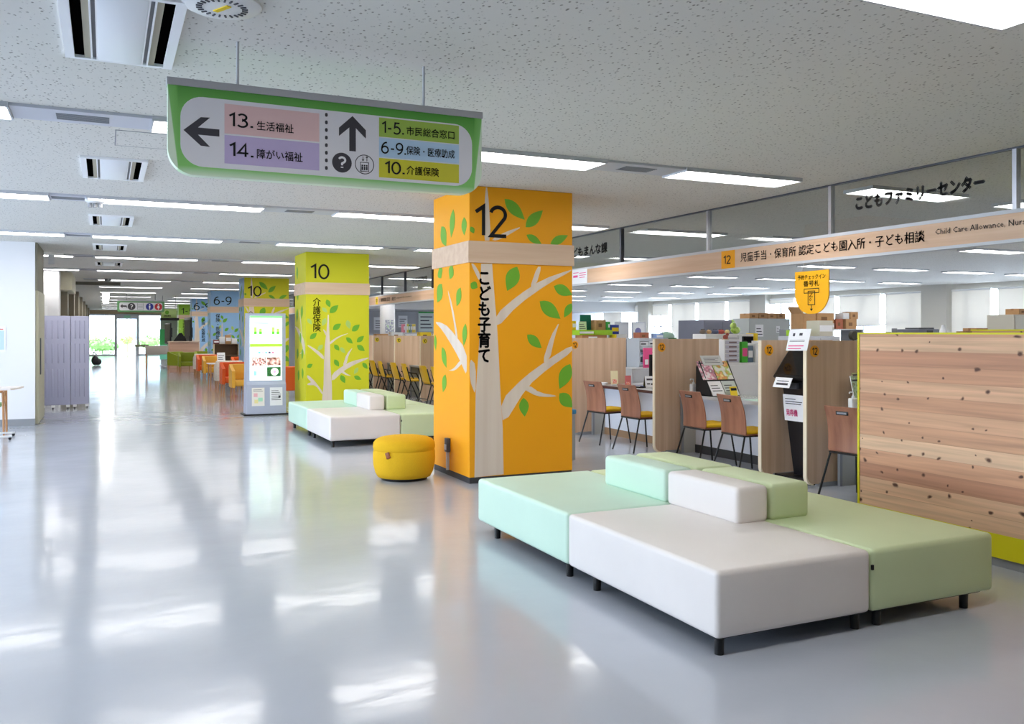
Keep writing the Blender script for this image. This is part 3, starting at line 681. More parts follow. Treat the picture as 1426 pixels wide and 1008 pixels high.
def island(ox, oy, which):
    XS = (2.545, 3.513, 4.43); YS = (3.257, 4.698, 6.12)
    g_ = 'bench units of the %s sofa island' % which
    U = [('white', LWHITE, 0, 0, (3.28, 3.513, 4.014, 4.712), [(2.60, 3.31), (2.60, 4.43), (3.45, 3.31), (3.45, 4.43)], 'corner nearest the viewer, on the corridor side'),
         ('green', LGREEN, 1, 0, (3.54, 3.83, 4.02, 4.712), [(3.60, 3.31), (4.25, 3.31), (3.60, 4.43), (4.25, 4.43)], 'near corner, on the counter side'),
         ('mint', LMINT, 0, 1, (3.285, 3.513, 4.738, 5.50), [(2.60, 4.76), (2.60, 5.86), (3.45, 4.76), (3.45, 5.86)], 'far corner, on the corridor side'),
         ('pale green', LGREEN, 1, 1, (3.54, 3.85, 4.738, 5.50), [(3.60, 4.76), (4.25, 4.76), (3.60, 5.86), (4.25, 5.86)], 'far corner, on the counter side')]
    for nm, m, i, j, bk, legs, where in U:
        x0, x1, y0, y1 = XS[i], XS[i + 1], YS[j], YS[j + 1]
        t = thing('sofa_bench_unit', '%s bench unit of the %s sofa island, %s' % (nm, which, where), 'sofa', (ox + x0, oy + y0, 0), 0, g_)
        e = .003
        cushion(e, x1 - x0 - e, e, y1 - y0 - e, .084, .40, .026, .006).build('seat', m, t, smooth=60)
        cushion(bk[0] - x0, bk[1] - x0, bk[2] - y0, bk[3] - y0, .395, .609, .03, .004).build('backrest', m, t, smooth=60)
        MB().box(.05, x1 - x0 - .05, .05, y1 - y0 - .05, .07, .088).build('underframe', BLACK, t)
        for lx, ly in legs: MB().cyl((lx - x0, ly - y0, 0), (lx - x0, ly - y0, .075), .022, .024, n=16).build('leg', BLACK, t)
        if nm == 'green': MB().box(-.001, .012, -.003, .006, .30, .325).build('label_tag', BLACK, t)
island(0, 0, 'near'); island(.1, 8.09, 'second')

t = thing('round_pouf', 'round mustard yellow pouf in front of the orange pillar', 'pouf', (2.79, 8.66, 0))
prof = [(.23, .025), (.27, .03), (.295, .075), (.312, .14), (.318, .22), (.316, .285), (.308, .302)]
MB().lathe(prof).build('body', YFAB, t, smooth=60)
MB().lathe([(.306, .298), (.314, .312), (.318, .335), (.312, .375), (.29, .405), (.25, .424), (.18, .436), (.09, .441), (.002, .442)]).build('lid_cushion', YFAB, t, smooth=60)
MB().lathe([(.22, 0), (.235, 0), (.24, .03)]).build('base', BLACK, t)
# leather tab on the viewer's left of the rim
a = math.radians(222)
M_ = Matrix.Translation((.315 * math.cos(a), .315 * math.sin(a), .275)) @ Matrix.Rotation(a, 4, 'Z') @ Matrix.Rotation(.35, 4, 'X')
MB().box(-.002, .014, -.022, .022, -.032, .03, b=.004, M=M_).build('pull_tab', TAN, t)

# ------------------------------------------------------------------ big hanging sign
t = thing('hanging_sign', 'large green-bordered direction sign hanging from the ceiling on two rods', 'sign', (1.097, 4.578, 2.27))
hw = .823
MB().prism(rrect(-hw, hw, 0, .437, .125, (1, 1, 0, 0), 10), NEGY, (0, .03, 0), .06).build('board', SIGNG, t)
MB().box(-hw - .004, hw + .004, -.036, .036, .431, .467).build('top_rail', mat('sign_rail_grey', (176, 176, 180), .4), t)
SO = V((-1.097, -.03, -2.27))          # sign drawings use room x and z
def sp(x, z, off=0): return (SO.x + x, SO.y - off, SO.z + z)
decal([[(x - 1.097, z - 2.27) for x, z in rrect(.331, 1.861, 2.313, 2.656, .105)]], mat('sign_white_sheet', (224, 224, 230), .35), t, NEGY, (0, -.03, 0), 'face_panel', .0015, 0)
for nm, x0, x1, z0, z1, c in (('pink', .536, 1.006, 2.488, 2.635, (226, 190, 190)), ('lilac', .536, 1.006, 2.339, 2.480, (190, 175, 216)), ('green', 1.325, 1.782, 2.546, 2.648, (158, 190, 78)), ('blue', 1.325, 1.782, 2.437, 2.541, (178, 208, 234)), ('yellow', 1.325, 1.782, 2.329, 2.432, (204, 200, 46))):
    decal([[(x - 1.097, z - 2.27) for x, z in ((x0, z0), (x1, z0), (x1, z1), (x0, z1))]], mat('sign_%s_block' % nm, c, .4), t, NEGY, (0, -.0315, 0), 'colour_block', .001, 0, nm + ' printed block')
for s_, x, z, w_, h_, bo in (('13.', .554, 2.522, .118, .072, .015), ('生活福祉', .692, 2.519, .182, .046, .012), ('14.', .556, 2.374, .118, .072, .015), ('障がい福祉', .692, 2.376, .228, .048, .012),
                             ('1-5.', 1.338, 2.564, .124, .066, .015), ('市民総合窓口', 1.478, 2.568, .276, .047, .012), ('6-9.', 1.336, 2.456, .138, .066, .015), ('保険・医療助成', 1.476, 2.462, .28, .047, .012), ('10.', 1.354, 2.350, .112, .068, .015), ('介護保険', 1.478, 2.355, .185, .047, .012)):
    (digits if s_[0] in '16' else text)('lettering', s_, INK, t, NEGY, sp(x, z, .0026), w_, h_, .125 if s_[0] in '16' else .02)
def dec(polys, m, nm, off=.002): return decal([[(x - 1.097, z - 2.27) for x, z in p] for p in polys], m, t, NEGY, (0, -.03 - off, 0), nm, .001, 0)
dec([[(.345, 2.486), (.425, 2.556), (.468, 2.558), (.412, 2.504), (.512, 2.504), (.512, 2.469), (.412, 2.469), (.468, 2.414), (.425, 2.416)]], CHAR, 'arrow', .0016)
dec([[(1.181, 2.64), (1.253, 2.572), (1.253, 2.528), (1.199, 2.578), (1.199, 2.455), (1.164, 2.455), (1.164, 2.578), (1.109, 2.528), (1.109, 2.572)]], CHAR, 'arrow', .0016)
dec([rrect(1.036, 1.05, 2.622 - .0395 * k, 2.642 - .0395 * k, .0065, n=3) for k in range(8)], CHAR, 'divider_dots', .0016)
dec([disc(1.125, 2.39, .052)], CHAR, 'pictogram', .0016)
digits('pictogram', '?', PAPER, t, NEGY, sp(1.104, 2.357, .0028), .043, .066, .17)
ring = [(1.246 + .052 * math.cos(a), 2.39 + .052 * math.sin(a)) for a in [2 * PI * i / 32 for i in range(33)]] + [(1.246 + .048 * math.cos(a), 2.39 + .048 * math.sin(a)) for a in [2 * PI * i / 32 for i in range(32, -1, -1)]]
dec([ring, [(1.222, 2.352), (1.270, 2.352), (1.270, 2.355), (1.222, 2.355)], [(1.222, 2.399), (1.270, 2.399), (1.270, 2.402), (1.222, 2.402)], [(1.222, 2.352), (1.225, 2.352), (1.225, 2.402), (1.222, 2.402)], [(1.267, 2.352), (1.270, 2.352), (1.270, 2.402), (1.267, 2.402)]]
    + [disc(1.234 + .012 * k, 2.384, .0045, 10) for k in range(3)] + [[(1.230 + .012 * k, 2.36), (1.238 + .012 * k, 2.36), (1.238 + .012 * k, 2.378), (1.230 + .012 * k, 2.378)] for k in range(3)]
    + [[(1.236, 2.408), (1.239, 2.408), (1.239, 2.432), (1.236, 2.432)], [(1.2375, 2.406), (1.244, 2.416), (1.231, 2.416)], [(1.257, 2.408), (1.26, 2.408), (1.26, 2.43), (1.257, 2.43)], [(1.2585, 2.436), (1.252, 2.426), (1.265, 2.426)]], CHAR, 'pictogram', .0016)
for x in (.603, 1.587): MB().cyl((x - 1.097, 0, .46), (x - 1.097, 0, CZ - 2.27), .0075, n=8).build('hanger_rod', LGREY, t)

# far hanging sign
t = thing('hanging_sign', 'small-looking green-edged toilet and lift sign hanging far down the corridor', 'sign', (1.225, 36, 2.27))
MB().prism(rrect(-.825, .825, 0, .41, .09, (1, 1, 0, 0)), NEGY, (0, .03, 0), .06).build('board', mat('sign_deep_green', (96, 150, 96), .4), t)
MB().prism(rrect(-.75, .75, .06, .36, .06), NEGY, (0, -.03, 0), .002).build('face_panel', mat('sign_white_sheet', (224, 224, 230)), t)
for x, c in ((-.33, CHAR), (.30, mat('pictogram_blue', (44, 52, 150))), (.61, mat('pictogram_red', (196, 36, 46)))):
    MB().prism(disc(x, .21, .135), NEGY, (0, -.032, 0), .002).build('pictogram', c, t)
digits('pictogram', '?', PAPER, t, NEGY, (-.38, -.035, .125), .10, .17, .17)
for x in (.30, .61):
    b = MB().prism(disc(x, .29, .025, 12), NEGY, (0, -.034, 0), .002)
    b.prism([(x - .03, .25), (x + .03, .25), (x + (.05 if x > .5 else .025), .16), (x + .015, .16), (x + .015, .1), (x - .015, .1), (x - .015, .16), (x - (.05 if x > .5 else .025), .16)], NEGY, (0, -.034, 0), .002)
    b.build('pictogram', PAPER, t)
MB().prism([(-.72, .22), (-.64, .3), (-.64, .25), (-.5, .25), (-.47, .14), (-.52, .19), (-.64, .19), (-.64, .14)], NEGY, (0, -.032, 0), .002).build('arrow', CHAR, t)
b = MB()
for k in range(4): b.box(-.11, .06, -.036, -.033, .11 + .05 * k, .125 + .05 * k)
b.prism([(-.13, .09), (-.115, .09), (-.115, .33), (-.13, .33)], NEGY, (0, -.032, 0), .002).prism([(.07, .09), (.085, .09), (.085, .33), (.07, .33)], NEGY, (0, -.032, 0), .002)
b.build('pictogram', MGREY, t)
MB().box(-.8, .8, -.03, .03, .41, .45).build('top_rail', LGREY, t)
for x in (-.5, .5): MB().cyl((x, 0, .45), (x, 0, CZ - 2.27), .01, n=8).build('hanger_rod', MGREY, t)
# ------------------------------------------------------------------ display kiosk
t = thing('digital_display_kiosk', 'silver-blue standing display kiosk with a lit screen beside the lime pillar', 'display kiosk', (2.31, 16.35, 0))
W_ = .70
side = [(0, .02), (.02, .55), (.06, .60), (.06, 1.85), (.20, 1.85), (.34, .6), (.42, .02)]        # y, z profile
def extr(prof, x0, x1):
    b = MB(); b.prism([(y, z) for y, z in prof], (V((0, 1, 0)), V((0, 0, 1))), (x0, 0, 0), x1 - x0); return b
extr(side, .0, W_).build('cabinet', KIOSK, t)
MB().box(-.05, W_ + .04, -.03, .45, 0, .025).build('base_plate', BLACK, t)
s_ = MB().box(.065, .635, .046, .062, .63, 1.80).build('screen', mat('lit_white_screen', (238, 250, 248), .3, emit=1.0), t)
def sc_part(nm, x0, x1, z0, z1, rgb, e=.9, off=0):
    return MB().box(x0, x1, .043 - off, .047, z0, z1).build(nm, mat('screen_%d_%d_%d' % rgb, rgb, .4, emit=e), s_)
sc_part('screen_band', .065, .635, 1.765, 1.80, (120, 225, 120)); sc_part('screen_band', .065, .635, 1.24, 1.295, (150, 225, 60))
sc_part('screen_caption', .12, .40, 1.655, 1.685, (170, 225, 235))
for x in (.135, .225, .45, .535):
    sc_part('screen_bar_chart', x, x + .05, 1.47, 1.60 if x in (.135, .45) else 1.575, (165, 225, 100)); sc_part('screen_bar_chart', x, x + .05, 1.47, 1.515, (90, 190, 50), .9, .002)
for k, c in enumerate(((110, 200, 200), (240, 160, 200), (110, 160, 230), (80, 80, 110), (220, 110, 140))): sc_part('screen_lettering', .21 + .06 * k, .25 + .06 * k, 1.12, 1.155, c)
ph = mat('screen_photo_brown', (180, 140, 120), .4)
def noisy(name, cols, scale, e):
    m = mat(name, cols[0], .4); nt = m.node_tree; b = nt.nodes['Principled BSDF']
    tc = nt.nodes.new('ShaderNodeTexCoord'); nz = nt.nodes.new('ShaderNodeTexNoise'); nz.inputs['Scale'].default_value = scale; nz.inputs['Detail'].default_value = 3
    cr = nt.nodes.new('ShaderNodeValToRGB'); el = cr.color_ramp.elements
    el[0].position = .36; el[0].color = lin(cols[0]); el[1].position = .66; el[1].color = lin(cols[-1])
    for k, c in enumerate(cols[1:-1]): q = el.new(.36 + .3 * (k + 1) / (len(cols) - 1)); q.color = lin(c)
    nt.links.new(tc.outputs['Object'], nz.inputs['Vector']); nt.links.new(nz.outputs['Fac'], cr.inputs[0]); nt.links.new(cr.outputs[0], b.inputs['Base Color'])
    if e: nt.links.new(cr.outputs[0], b.inputs['Emission Color']); b.inputs['Emission Strength'].default_value = e
    return m
MB().box(.095, .345, .042, .047, .90, 1.05).build('screen_photo', noisy('screen_food_photo', [(70, 50, 50), (190, 130, 120), (240, 236, 230), (200, 80, 70)], 22, .7), s_, 'photo of dishes')
MB().box(.36, .61, .042, .047, .90, 1.05).build('screen_photo', noisy('screen_hands_photo', [(110, 70, 55), (205, 160, 150), (240, 215, 205)], 18, .7), s_, 'photo of hands')
MB().box(.365, .61, .042, .047, .70, .87).build('screen_photo', noisy('screen_leaf_photo', [(20, 60, 30), (60, 120, 60), (20, 80, 50)], 20, .5), s_, 'photo of a white flower on green')
MB().prism(disc(.5, .785, .068), NEGY, (0, .042, 0), .002).build('screen_flower', mat('screen_petal', (250, 240, 245), .4, emit=.9), s_)
MB().prism(disc(.5, .785, .028), NEGY, (0, .040, 0), .002).build('screen_flower', mat('screen_pink', (245, 150, 195), .4, emit=.9), s_, 'pink flower centre')
sc_part('screen_caption', .13, .18, .72, .80, (130, 215, 240)); sc_part('screen_caption', .20, .33, .74, .79, (205, 240, 235))
def sheet_paper(name, label, cat, o, R, U, w_, h_, bars, group=None, col=None, blocks=()):
    """a sheet of paper with printed bars; bars = [(x0,x1,y0,y1)] in sheet fractions"""
    o = V(o); R = V(R).normalized(); U = V(U).normalized(); fr = (R, U)
    p = MB().prism([(0, 0), (w_, 0), (w_, h_), (0, h_)], fr, o, .0015).build(name, col or PAPER)
    tag(p, label, cat, group)
    n = R.cross(U)
    if bars:
        b = MB()
        for x0, x1, y0, y1 in bars: b.prism([(x0 * w_, y0 * h_), (x1 * w_, y0 * h_), (x1 * w_, y1 * h_), (x0 * w_, y1 * h_)], fr, o + n * .0015, .0006)
        b.build('print', CHAR, p)
    for (x0, x1, y0, y1), m in blocks:
        MB().prism([(x0 * w_, y0 * h_), (x1 * w_, y0 * h_), (x1 * w_, y1 * h_), (x0 * w_, y1 * h_)], fr, o + n * .0015, .0009).build('picture', m, p)
    return p
lines = lambda n, y0=.15, y1=.85, x0=.12, x1=.88: [(x0, x1 - .1 * (k % 3), y0 + (y1 - y0) * k / n, y0 + (y1 - y0) * (k + .3) / n) for k in range(n)]
sheet_paper('leaflet', 'cream leaflet with pastel drawing in the kiosk base, left one', 'leaflet', (2.40, 16.349, .17), (1, 0, 0), (0, .038, 1), .225, .33, lines(2, .8, .95), None, mat('cream_paper', (236, 230, 220), .7),
            [((.15, .45, .5, .7), mat('pastel_pink', (236, 180, 185), .6)), ((.5, .85, .25, .45), mat('pastel_mint', (170, 225, 190), .6)), ((.2, .5, .15, .35), mat('pastel_yellow', (236, 225, 160), .6))])
sheet_paper('leaflet', 'white printed notice in the kiosk base, right one', 'leaflet', (2.72, 16.349, .17), (1, 0, 0), (0, .038, 1), .225, .33, lines(6, .3, .9) + [(.68, .85, .42, .55)])

# ------------------------------------------------------------------ counter header, glass transom
hd = thing('counter_sign_band', 'long pale wood sign band above the counters with black lettering', 'sign band', (6.48, 0, 0))
MB().box(0, .07, -5, 40, 2.235, 2.44).build('band', WOODY, hd)
MB().box(-.006, .08, -5, 40, 2.44, 2.47).build('rail', LGREY, hd); MB().box(-.006, .08, -5, 40, 2.208, 2.235).build('rail', LGREY, hd)
def xl(parent, body, y, z, w_, h_, bold=.016, nm='lettering'): return text(nm, body, INK, parent, NEGX, (-.003, y, z), w_, h_, bold)
MB().box(-.004, 0, 7.968, 8.205, 2.236, 2.44).build('number_plate', ORANGE, hd); digits('number', '12', INK, hd, NEGX, (-.006, 8.165, 2.286), .135, .098, .13)
xl(hd, '児童手当・保育所 認定こども園入所・子ども相談', 7.865, 2.290, 2.44, .105); xl(hd, 'Child Care Allowance, Nursery School', 5.316, 2.325, 1.12, .064, 0)
MB().prism([(-.0, 2.236), (.19, 2.236), (.19, 2.439), (0, 2.439)], NEGX, (-.0, 22.53, 0), .004).build('number_plate', YEL, hd)
digits('number', '10', INK, hd, NEGX, (-.006, 22.5, 2.29), .135, .098, .13)
xl(hd, '介護保険 認定・給付', 22.19, 2.29, 1.4, .1); xl(hd, 'Long-term Care Insurance', 20.72, 2.32, 1.18, .055, 0)
sheet_paper('notice', 'white notice with pink lines fixed on the sign band beside the orange pillar', 'notice', (6.475, 11.795, 2.236), (0, -1, 0), (0, 0, 1), .474, .215, [], None, None,
            [((.1, .45, .75, .8), PINK), ((.5, .92, .7, .75), PINK), ((.5, .92, .55, .6), PINK), ((.5, .85, .4, .45), PINK), ((.1, .4, .45, .6), PINK)])
ys = [4.60 - 1.94 * k for k in range(4, -1, -1)] + [4.60 + 1.94 * k for k in range(1, 19)]
tr = struct(MB().box(6.49, 6.53, -5, 40, 2.945, CZ).build('trim_20', DGREY))
for y in ys: MB().box(6.485, 6.54, y - .018, y + .018, 2.47, 2.945).build('mullion', ALU if y < 9 else DGREY, tr)
for k, (a, b_) in enumerate(zip(ys, ys[1:])):
    o = struct(MB().box(6.508, 6.514, a + .018, b_ - .018, 2.47, 2.945).build('window_%d' % (10 + k), GLASS))
    if abs(a - 4.60) < .01: text('lettering', 'こどもファミリーセンター', BLACK, o, NEGX, (6.505, 6.22, 2.668), 1.347, .125, .13)
    if 10.3 < a < 10.6: text('lettering', 'こどもまんな課', BLACK, o, NEGX, (6.505, 11.98, 2.648), 1.18, .145, .08)
    if 18 < a < 18.4: text('lettering', '小児保険課', BLACK, o, NEGX, (6.505, 19.6, 2.66), 1.07, .11, .04)

# yellow ticket sign
t = thing('hanging_ticket_sign', 'yellow shield-shaped ticket sign hanging above the black ticket machine', 'sign', (6.45, 6.735, 0))
sh = rrect(-.232, .232, 1.688, 2.12, .21, (1, 1, 0, 0), 12)
MB().prism(sh, NEGX, (0, 0, 0), .012).build('panel', mat('amber_sign', (248, 180, 20), .45), t)
def tx(b_, y, z, w_, h_, bo=.03): return text('lettering', b_, INK, t, NEGX, (-.0125, y, z), w_, h_, bo)
tx('予約チェックイン', .19, 2.035, .38, .05); tx('番号札', .11, 1.965, .22, .058)
o_ = []
def fr4(x0, x1, z0, z1, q=.008): return [[(x0, z0), (x1, z0), (x1, z0 + q), (x0, z0 + q)], [(x0, z1 - q), (x1, z1 - q), (x1, z1), (x0, z1)], [(x0, z0), (x0 + q, z0), (x0 + q, z1), (x0, z1)], [(x1 - q, z0), (x1, z0), (x1, z1), (x1 - q, z1)]]
o_ = fr4(-.105, .105, 1.895, 1.945) + fr4(-.05, .05, 1.775, 1.92) + [[(-.004, 1.735), (.004, 1.735), (.004, 1.775), (-.004, 1.775)], [(0, 1.715), (.02, 1.74), (-.02, 1.74)]]
decal(o_, INK, t, NEGX, (-.0122, 0, 0), 'ticket_pictogram', .001, 0)
text('ticket_pictogram', 'No.', INK, t, (V((0, 0, -1)), V((0, -1, 0))), (-.0125, .03, 1.9), .1, .05, .01)
for s_ in (-.15, .15): MB().cyl((-.006, s_, 2.11), (.03, s_, 2.215), .003, n=6).build('cord', LGREY, t)

# ------------------------------------------------------------------ counter partitions and desks
def partition(y, label, num, sheet, group, x0=6.15, x1=7.12):
    t = thing('counter_partition', label, 'partition', (x0, y, 0), 0, group)
    out = rrect(0, x1 - x0, .03, 1.42, .09, (1, 0, 0, 0))
    MB().prism(out, NEGY, (0, .02, 0), .04).build('panel', WOODL, t)
    e = [(-.012, 1.42)] + [(-.012, .12)] + [(.078 - .09 * math.cos(k * PI / 16), .108 - .09 * math.sin(k * PI / 16)) for k in range(9)] + [(.078, .03)] + [(.09 - .09 * math.cos(PI / 2 - k * PI / 16), .12 - .09 * math.sin(PI / 2 - k * PI / 16)) for k in range(9)] + [(0, 1.42)]
    MB().prism(e, NEGY, (0, .022, 0), .044).build('edge_strip', mat('cream_edge', (236, 222, 196), .5), t)
    MB().box(.15, x1 - x0 - .1, -.03, .03, 0, .04).build('foot', MGREY, t)
    MB().prism(disc(.092, 1.318, .057), NEGY, (0, -.02, 0), .003).build('number_badge', sheet, t)
    digits('number', num, INK, t, NEGY, (.057, -.0235, 1.282), .070, .072, .16)
    return t
OB = mat('amber_badge', (244, 168, 22), .5); LB = mat('lime_badge', (226, 200, 40), .5)
partition(11.30, 'pale wood counter partition with badge 12 showing just right of the orange pillar', '12', OB, 'counter 12 partitions')
partition(9.09, 'pale wood counter partition with badge 12 behind the magazine rack', '12', OB, 'counter 12 partitions')
partition(7.156, 'pale wood counter partition with badge 12 on the left of the black ticket machine', '12', OB, 'counter 12 partitions')
partition(6.51, 'pale wood counter partition with badge 12 between the ticket machine and the cedar screen', '12', OB, 'counter 12 partitions')
for y, w_ in ((17.95, 'nearest to the viewer'), (19.80, 'second from the viewer'), (21.62, 'third from the viewer'), (23.5, 'fourth and farthest')):
    partition(y, 'pale wood partition with badge 10 at the yellow chair counter, ' + w_, '10', LB, 'counter 10 partitions')
def desk(y0, y1, label, top, edge, front, kick, x0=6.50, x1=7.15):
    t = thing('counter_desk', label, 'desk', (x0, y0, 0)); L_ = y1 - y0
    MB().box(0, x1 - x0, 0, L_, .705, .735, b=.004).build('desktop', top, t)
    MB().box(-.006, .004, 0, L_, .70, .737).build('edge_band', edge, t)
    MB().box(.22, .24, .03, L_ - .03, .10, .705).build('modesty_panel', front, t)
    MB().box(.21, .25, .03, L_ - .03, 0, .10).build('kick_board', kick, t)
    for a in (.0, L_ - .03): MB().box(.03, x1 - x0 - .02, a, a + .03, 0, .705).build('side_panel', mat('grey_beige_panel', (176, 174, 166), .5), t)
    for a in (.01, L_ - .04): MB().box(.0, .035, a, a + .03, 0, .70).build('leg', MGREY, t)
    return t
PANELW = mat('bluish_white_panel', (216, 220, 230), .5)
desk(9.13, 11.25, 'grey topped counter desk with dark brown edge behind the first two plywood chairs', mat('grey_desktop', (150, 148, 150), .3), mat('dark_brown_edge', (70, 36, 32), .4), PANELW, mat('wood_kick', (150, 120, 92), .5))
desk(7.20, 9.05, 'pale glass-topped counter desk holding the magazine rack', mat('glassy_pale_top', (200, 210, 208), .12), LGREY, PANELW, DARK)
desk(3.4, 6.46, 'grey counter desk beyond the ticket machine, partly behind the cedar screen', mat('grey_desktop', (150, 148, 150), .3), MGREY, PANELW, MGREY)
for y0, y1, w_ in ((18.0, 19.75, 'nearest'), (19.85, 21.57, 'second'), (21.67, 23.45, 'third')):
    desk(y0, y1, 'white counter desk at the yellow chair counter, %s bay' % w_, mat('white_top', (214, 214, 214), .3), MGREY, mat('grey_beige_panel', (176, 174, 166), .5), DARK)

# ------------------------------------------------------------------ chairs
def ply_chair():
    t = thing('plywood_chair', '', 'chair')
    def back(u, v):      # u across, v up ; chair faces +X
        y = (u - .5) * (.43 - .03 * v); z = .44 + .40 * v
        x = -.02 - .07 * v - .03 * math.sin(v * PI) * 0 + .035 * math.sin(v * 2.6 + .3) - .05 * (1 - (2 * u - 1) ** 2) * .5
        return (x, -y, z)
    MB().sheet(back, 12, 14, .012).build('backrest', PLY, t, smooth=60)
    q = back(.5, .86)
    M_ = Matrix.Translation((q[0] - .007, 0, q[2])) @ Matrix.Rotation(-.12, 4, 'Y')
    hp = MB().box(-.006, .004, -.065, .065, -.018, .018, b=.005, M=M_).build('handle_plate', BLACK, t)
    MB().box(-.008, .002, -.05, .05, -.008, .008, M=M_).build('handle_slot', MGREY, hp)
    MB().box(-.02, .40, -.21, .21, .425, .437, b=.005).build('seat_shell', PLY, t)
    MB().box(.0, .40, -.205, .205, .437, .475, b=.016, seg=3).build('seat_cushion', YSEAT, t, smooth=60)
    f_ = MB().tube([(-.02, -.19, .418), (.37, -.19, .418), (.37, .19, .418), (-.02, .19, .418), (-.02, -.19, .418)], .011)
    f_.build('seat_frame', BLACK, t)
    for s_ in (-1, 1):
        MB().tube([(-.01, s_ * .19, .418), (-.13, s_ * .235, 0.0)], .010).build('leg', BLACK, t)
        MB().tube([(.34, s_ * .19, .418), (.40, s_ * .225, 0.0)], .010).build('leg', BLACK, t)
    return t
pc = ply_chair()
spots = [(6.06, 10.33, .10, 'plywood chair with yellow seat at the dark-edged desk, nearer the orange pillar'), (6.06, 9.47, .03, 'plywood chair with yellow seat at the dark-edged desk, beside the badge partition'),
         (6.06, 8.14, -.02, 'plywood chair with yellow seat in front of the magazine rack'), (6.06, 7.46, -.05, 'plywood chair with yellow seat left of the ticket machine partition'), (6.02, 5.84, .1, 'plywood chair half hidden behind the cedar screen')]
for k, (x, y, a, lab) in enumerate(spots):
    c = pc if k == 0 else dup(pc, lab)
    c.location = (x, y, 0); c.rotation_euler = (0, 0, a); c['label'] = lab; c['group'] = 'plywood chairs at counter 12'
YPL = mat('yellow_plastic_shell', (222, 176, 24), .4)
def y_chair():
    t = thing('yellow_chair', '', 'chair')
    def back(u, v):
        e = 1 - .30 * max(0, v - .7) / .3 - .1 * max(0, .25 - v)
        y = (u - .5) * .44 * e
        return (-.03 - .10 * v - .05 * (1 - (2 * u - 1) ** 2), -y, .47 + .35 * v)
    MB().sheet(back, 10, 10, .012).build('backrest', YPL, t, smooth=60)
    MB().box(-.02, .40, -.21, .21, .43, .465, b=.015, seg=3).build('seat', YPL, t, smooth=60)
    for s_ in (-1, 1):
        MB().tube([(-.12, s_ * .23, .75), (-.03, s_ * .235, .42), (-.15, s_ * .24, 0)], .013).build('leg', BLACK, t)
        MB().tube([(-.02, s_ * .235, .62), (.10, s_ * .235, .60), (.38, s_ * .24, 0)], .013).build('leg', BLACK, t)
    MB().tube([(-.11, -.23, .13), (-.11, .23, .13)], .010).tube([(.30, -.235, .16), (.30, .235, .16)], .010).tube([(0, -.23, .42), (0, .23, .42)], .010).build('crossbar', BLACK, t)
    return t
yc = y_chair()
for k, y in enumerate((17.25, 18.5, 19.3, 20.35, 21.05, 16.55, 22.4)):
    lab = 'yellow plastic chair with black legs at counter 10, %s' % ['just left of the orange pillar', 'second from the orange pillar', 'third from the orange pillar', 'fourth from the orange pillar', 'fifth and leftmost', 'hidden edge behind the orange pillar', 'last, beside the leaflet rack'][k]
    c = yc if k == 0 else dup(yc, lab)
    c.location = (6.08, y, 0); c.rotation_euler = (0, 0, .05 * (-1) ** k); c['label'] = lab; c['group'] = 'yellow chairs at counter 10'

# ------------------------------------------------------------------ black ticket machine
t = thing('ticket_machine', 'black floor-standing ticket machine between two wood partitions', 'ticket machine', (6.3, 6.83, 0))
b = MB(); pr = [(.12, .05), (.02, 1.00), (.30, 1.30), (.48, 1.30), (.40, .05)]
for s_ in (0,): pass
vv = []
bm_ = b.bm
for y0, sc_ in ((-.2, 1),):
    A_ = [bm_.verts.new((x, -.13 - .08 * (z / 1.3), z)) for x, z in pr]; B_ = [bm_.verts.new((x, .13 + .08 * (z / 1.3), z)) for x, z in pr]
    bm_.faces.new(A_); bm_.faces.new(B_[::-1])
    for i in range(5): bm_.faces.new((A_[i], B_[i], B_[(i + 1) % 5], A_[(i + 1) % 5]))
b.build('pedestal', mat('black_gloss_shell', (22, 22, 26), .3), t, smooth=20)
M_ = Matrix.Translation((.09, 0, 1.185)) @ Matrix.Rotation(math.radians(38), 4, 'Y')
MB().box(-.035, .02, -.245, .245, -.20, .20, b=.008, M=M_).build('head', BLACK, t)
MB().box(-.038, -.034, -.225, .225, -.17, .17, M=M_).build('touch_screen', SCREENB, t)
MB().box(-.02, .03, -.05, .05, .93, .99, b=.004).build('ticket_slot', DGREY, t)
MB().box(-.03, .05, -.25, .25, 0, .05).box(.05, .45, -.22, .22, 0, .05).build('base_plate', BLACK, t)
o = sheet_paper('notice', 'small white notice on the lip of the black ticket machine', 'notice', (6.19, 7.02, .945), (0, -1, 0), (.42, 0, .9), .24, .11, [(.15, .85, .25, .45), (.15, .85, .6, .68)])
o = sheet_paper('notice', 'white sheet with pink lettering on the front of the black ticket machine', 'notice', (6.352, 7.02, .60), (0, -1, 0), (-.10, 0, 1), .36, .27, [(.08, .5, .82, .85), (.08, .75, .72, .75), (.08, .7, .64, .67)])
text('lettering', '発券機', PINK, o, (V((0, -1, 0)), V((-.10, 0, 1)).normalized()), (6.343, 6.985, .65), .16, .07, .04)
o = sheet_paper('notice', 'white notice standing crookedly on top of the partition above the ticket machine', 'notice', (6.13, 6.76, 1.32), (0, -1, .02), (.05, -.22, 1), .29, .215, [(.2, .3, .68, .82), (.5, .65, .70, .82), (.1, .8, .48, .5), (.1, .8, .42, .44)], None, None, [((.08, .8, .2, .25), PINK), ((.08, .7, .08, .12), PINK)])

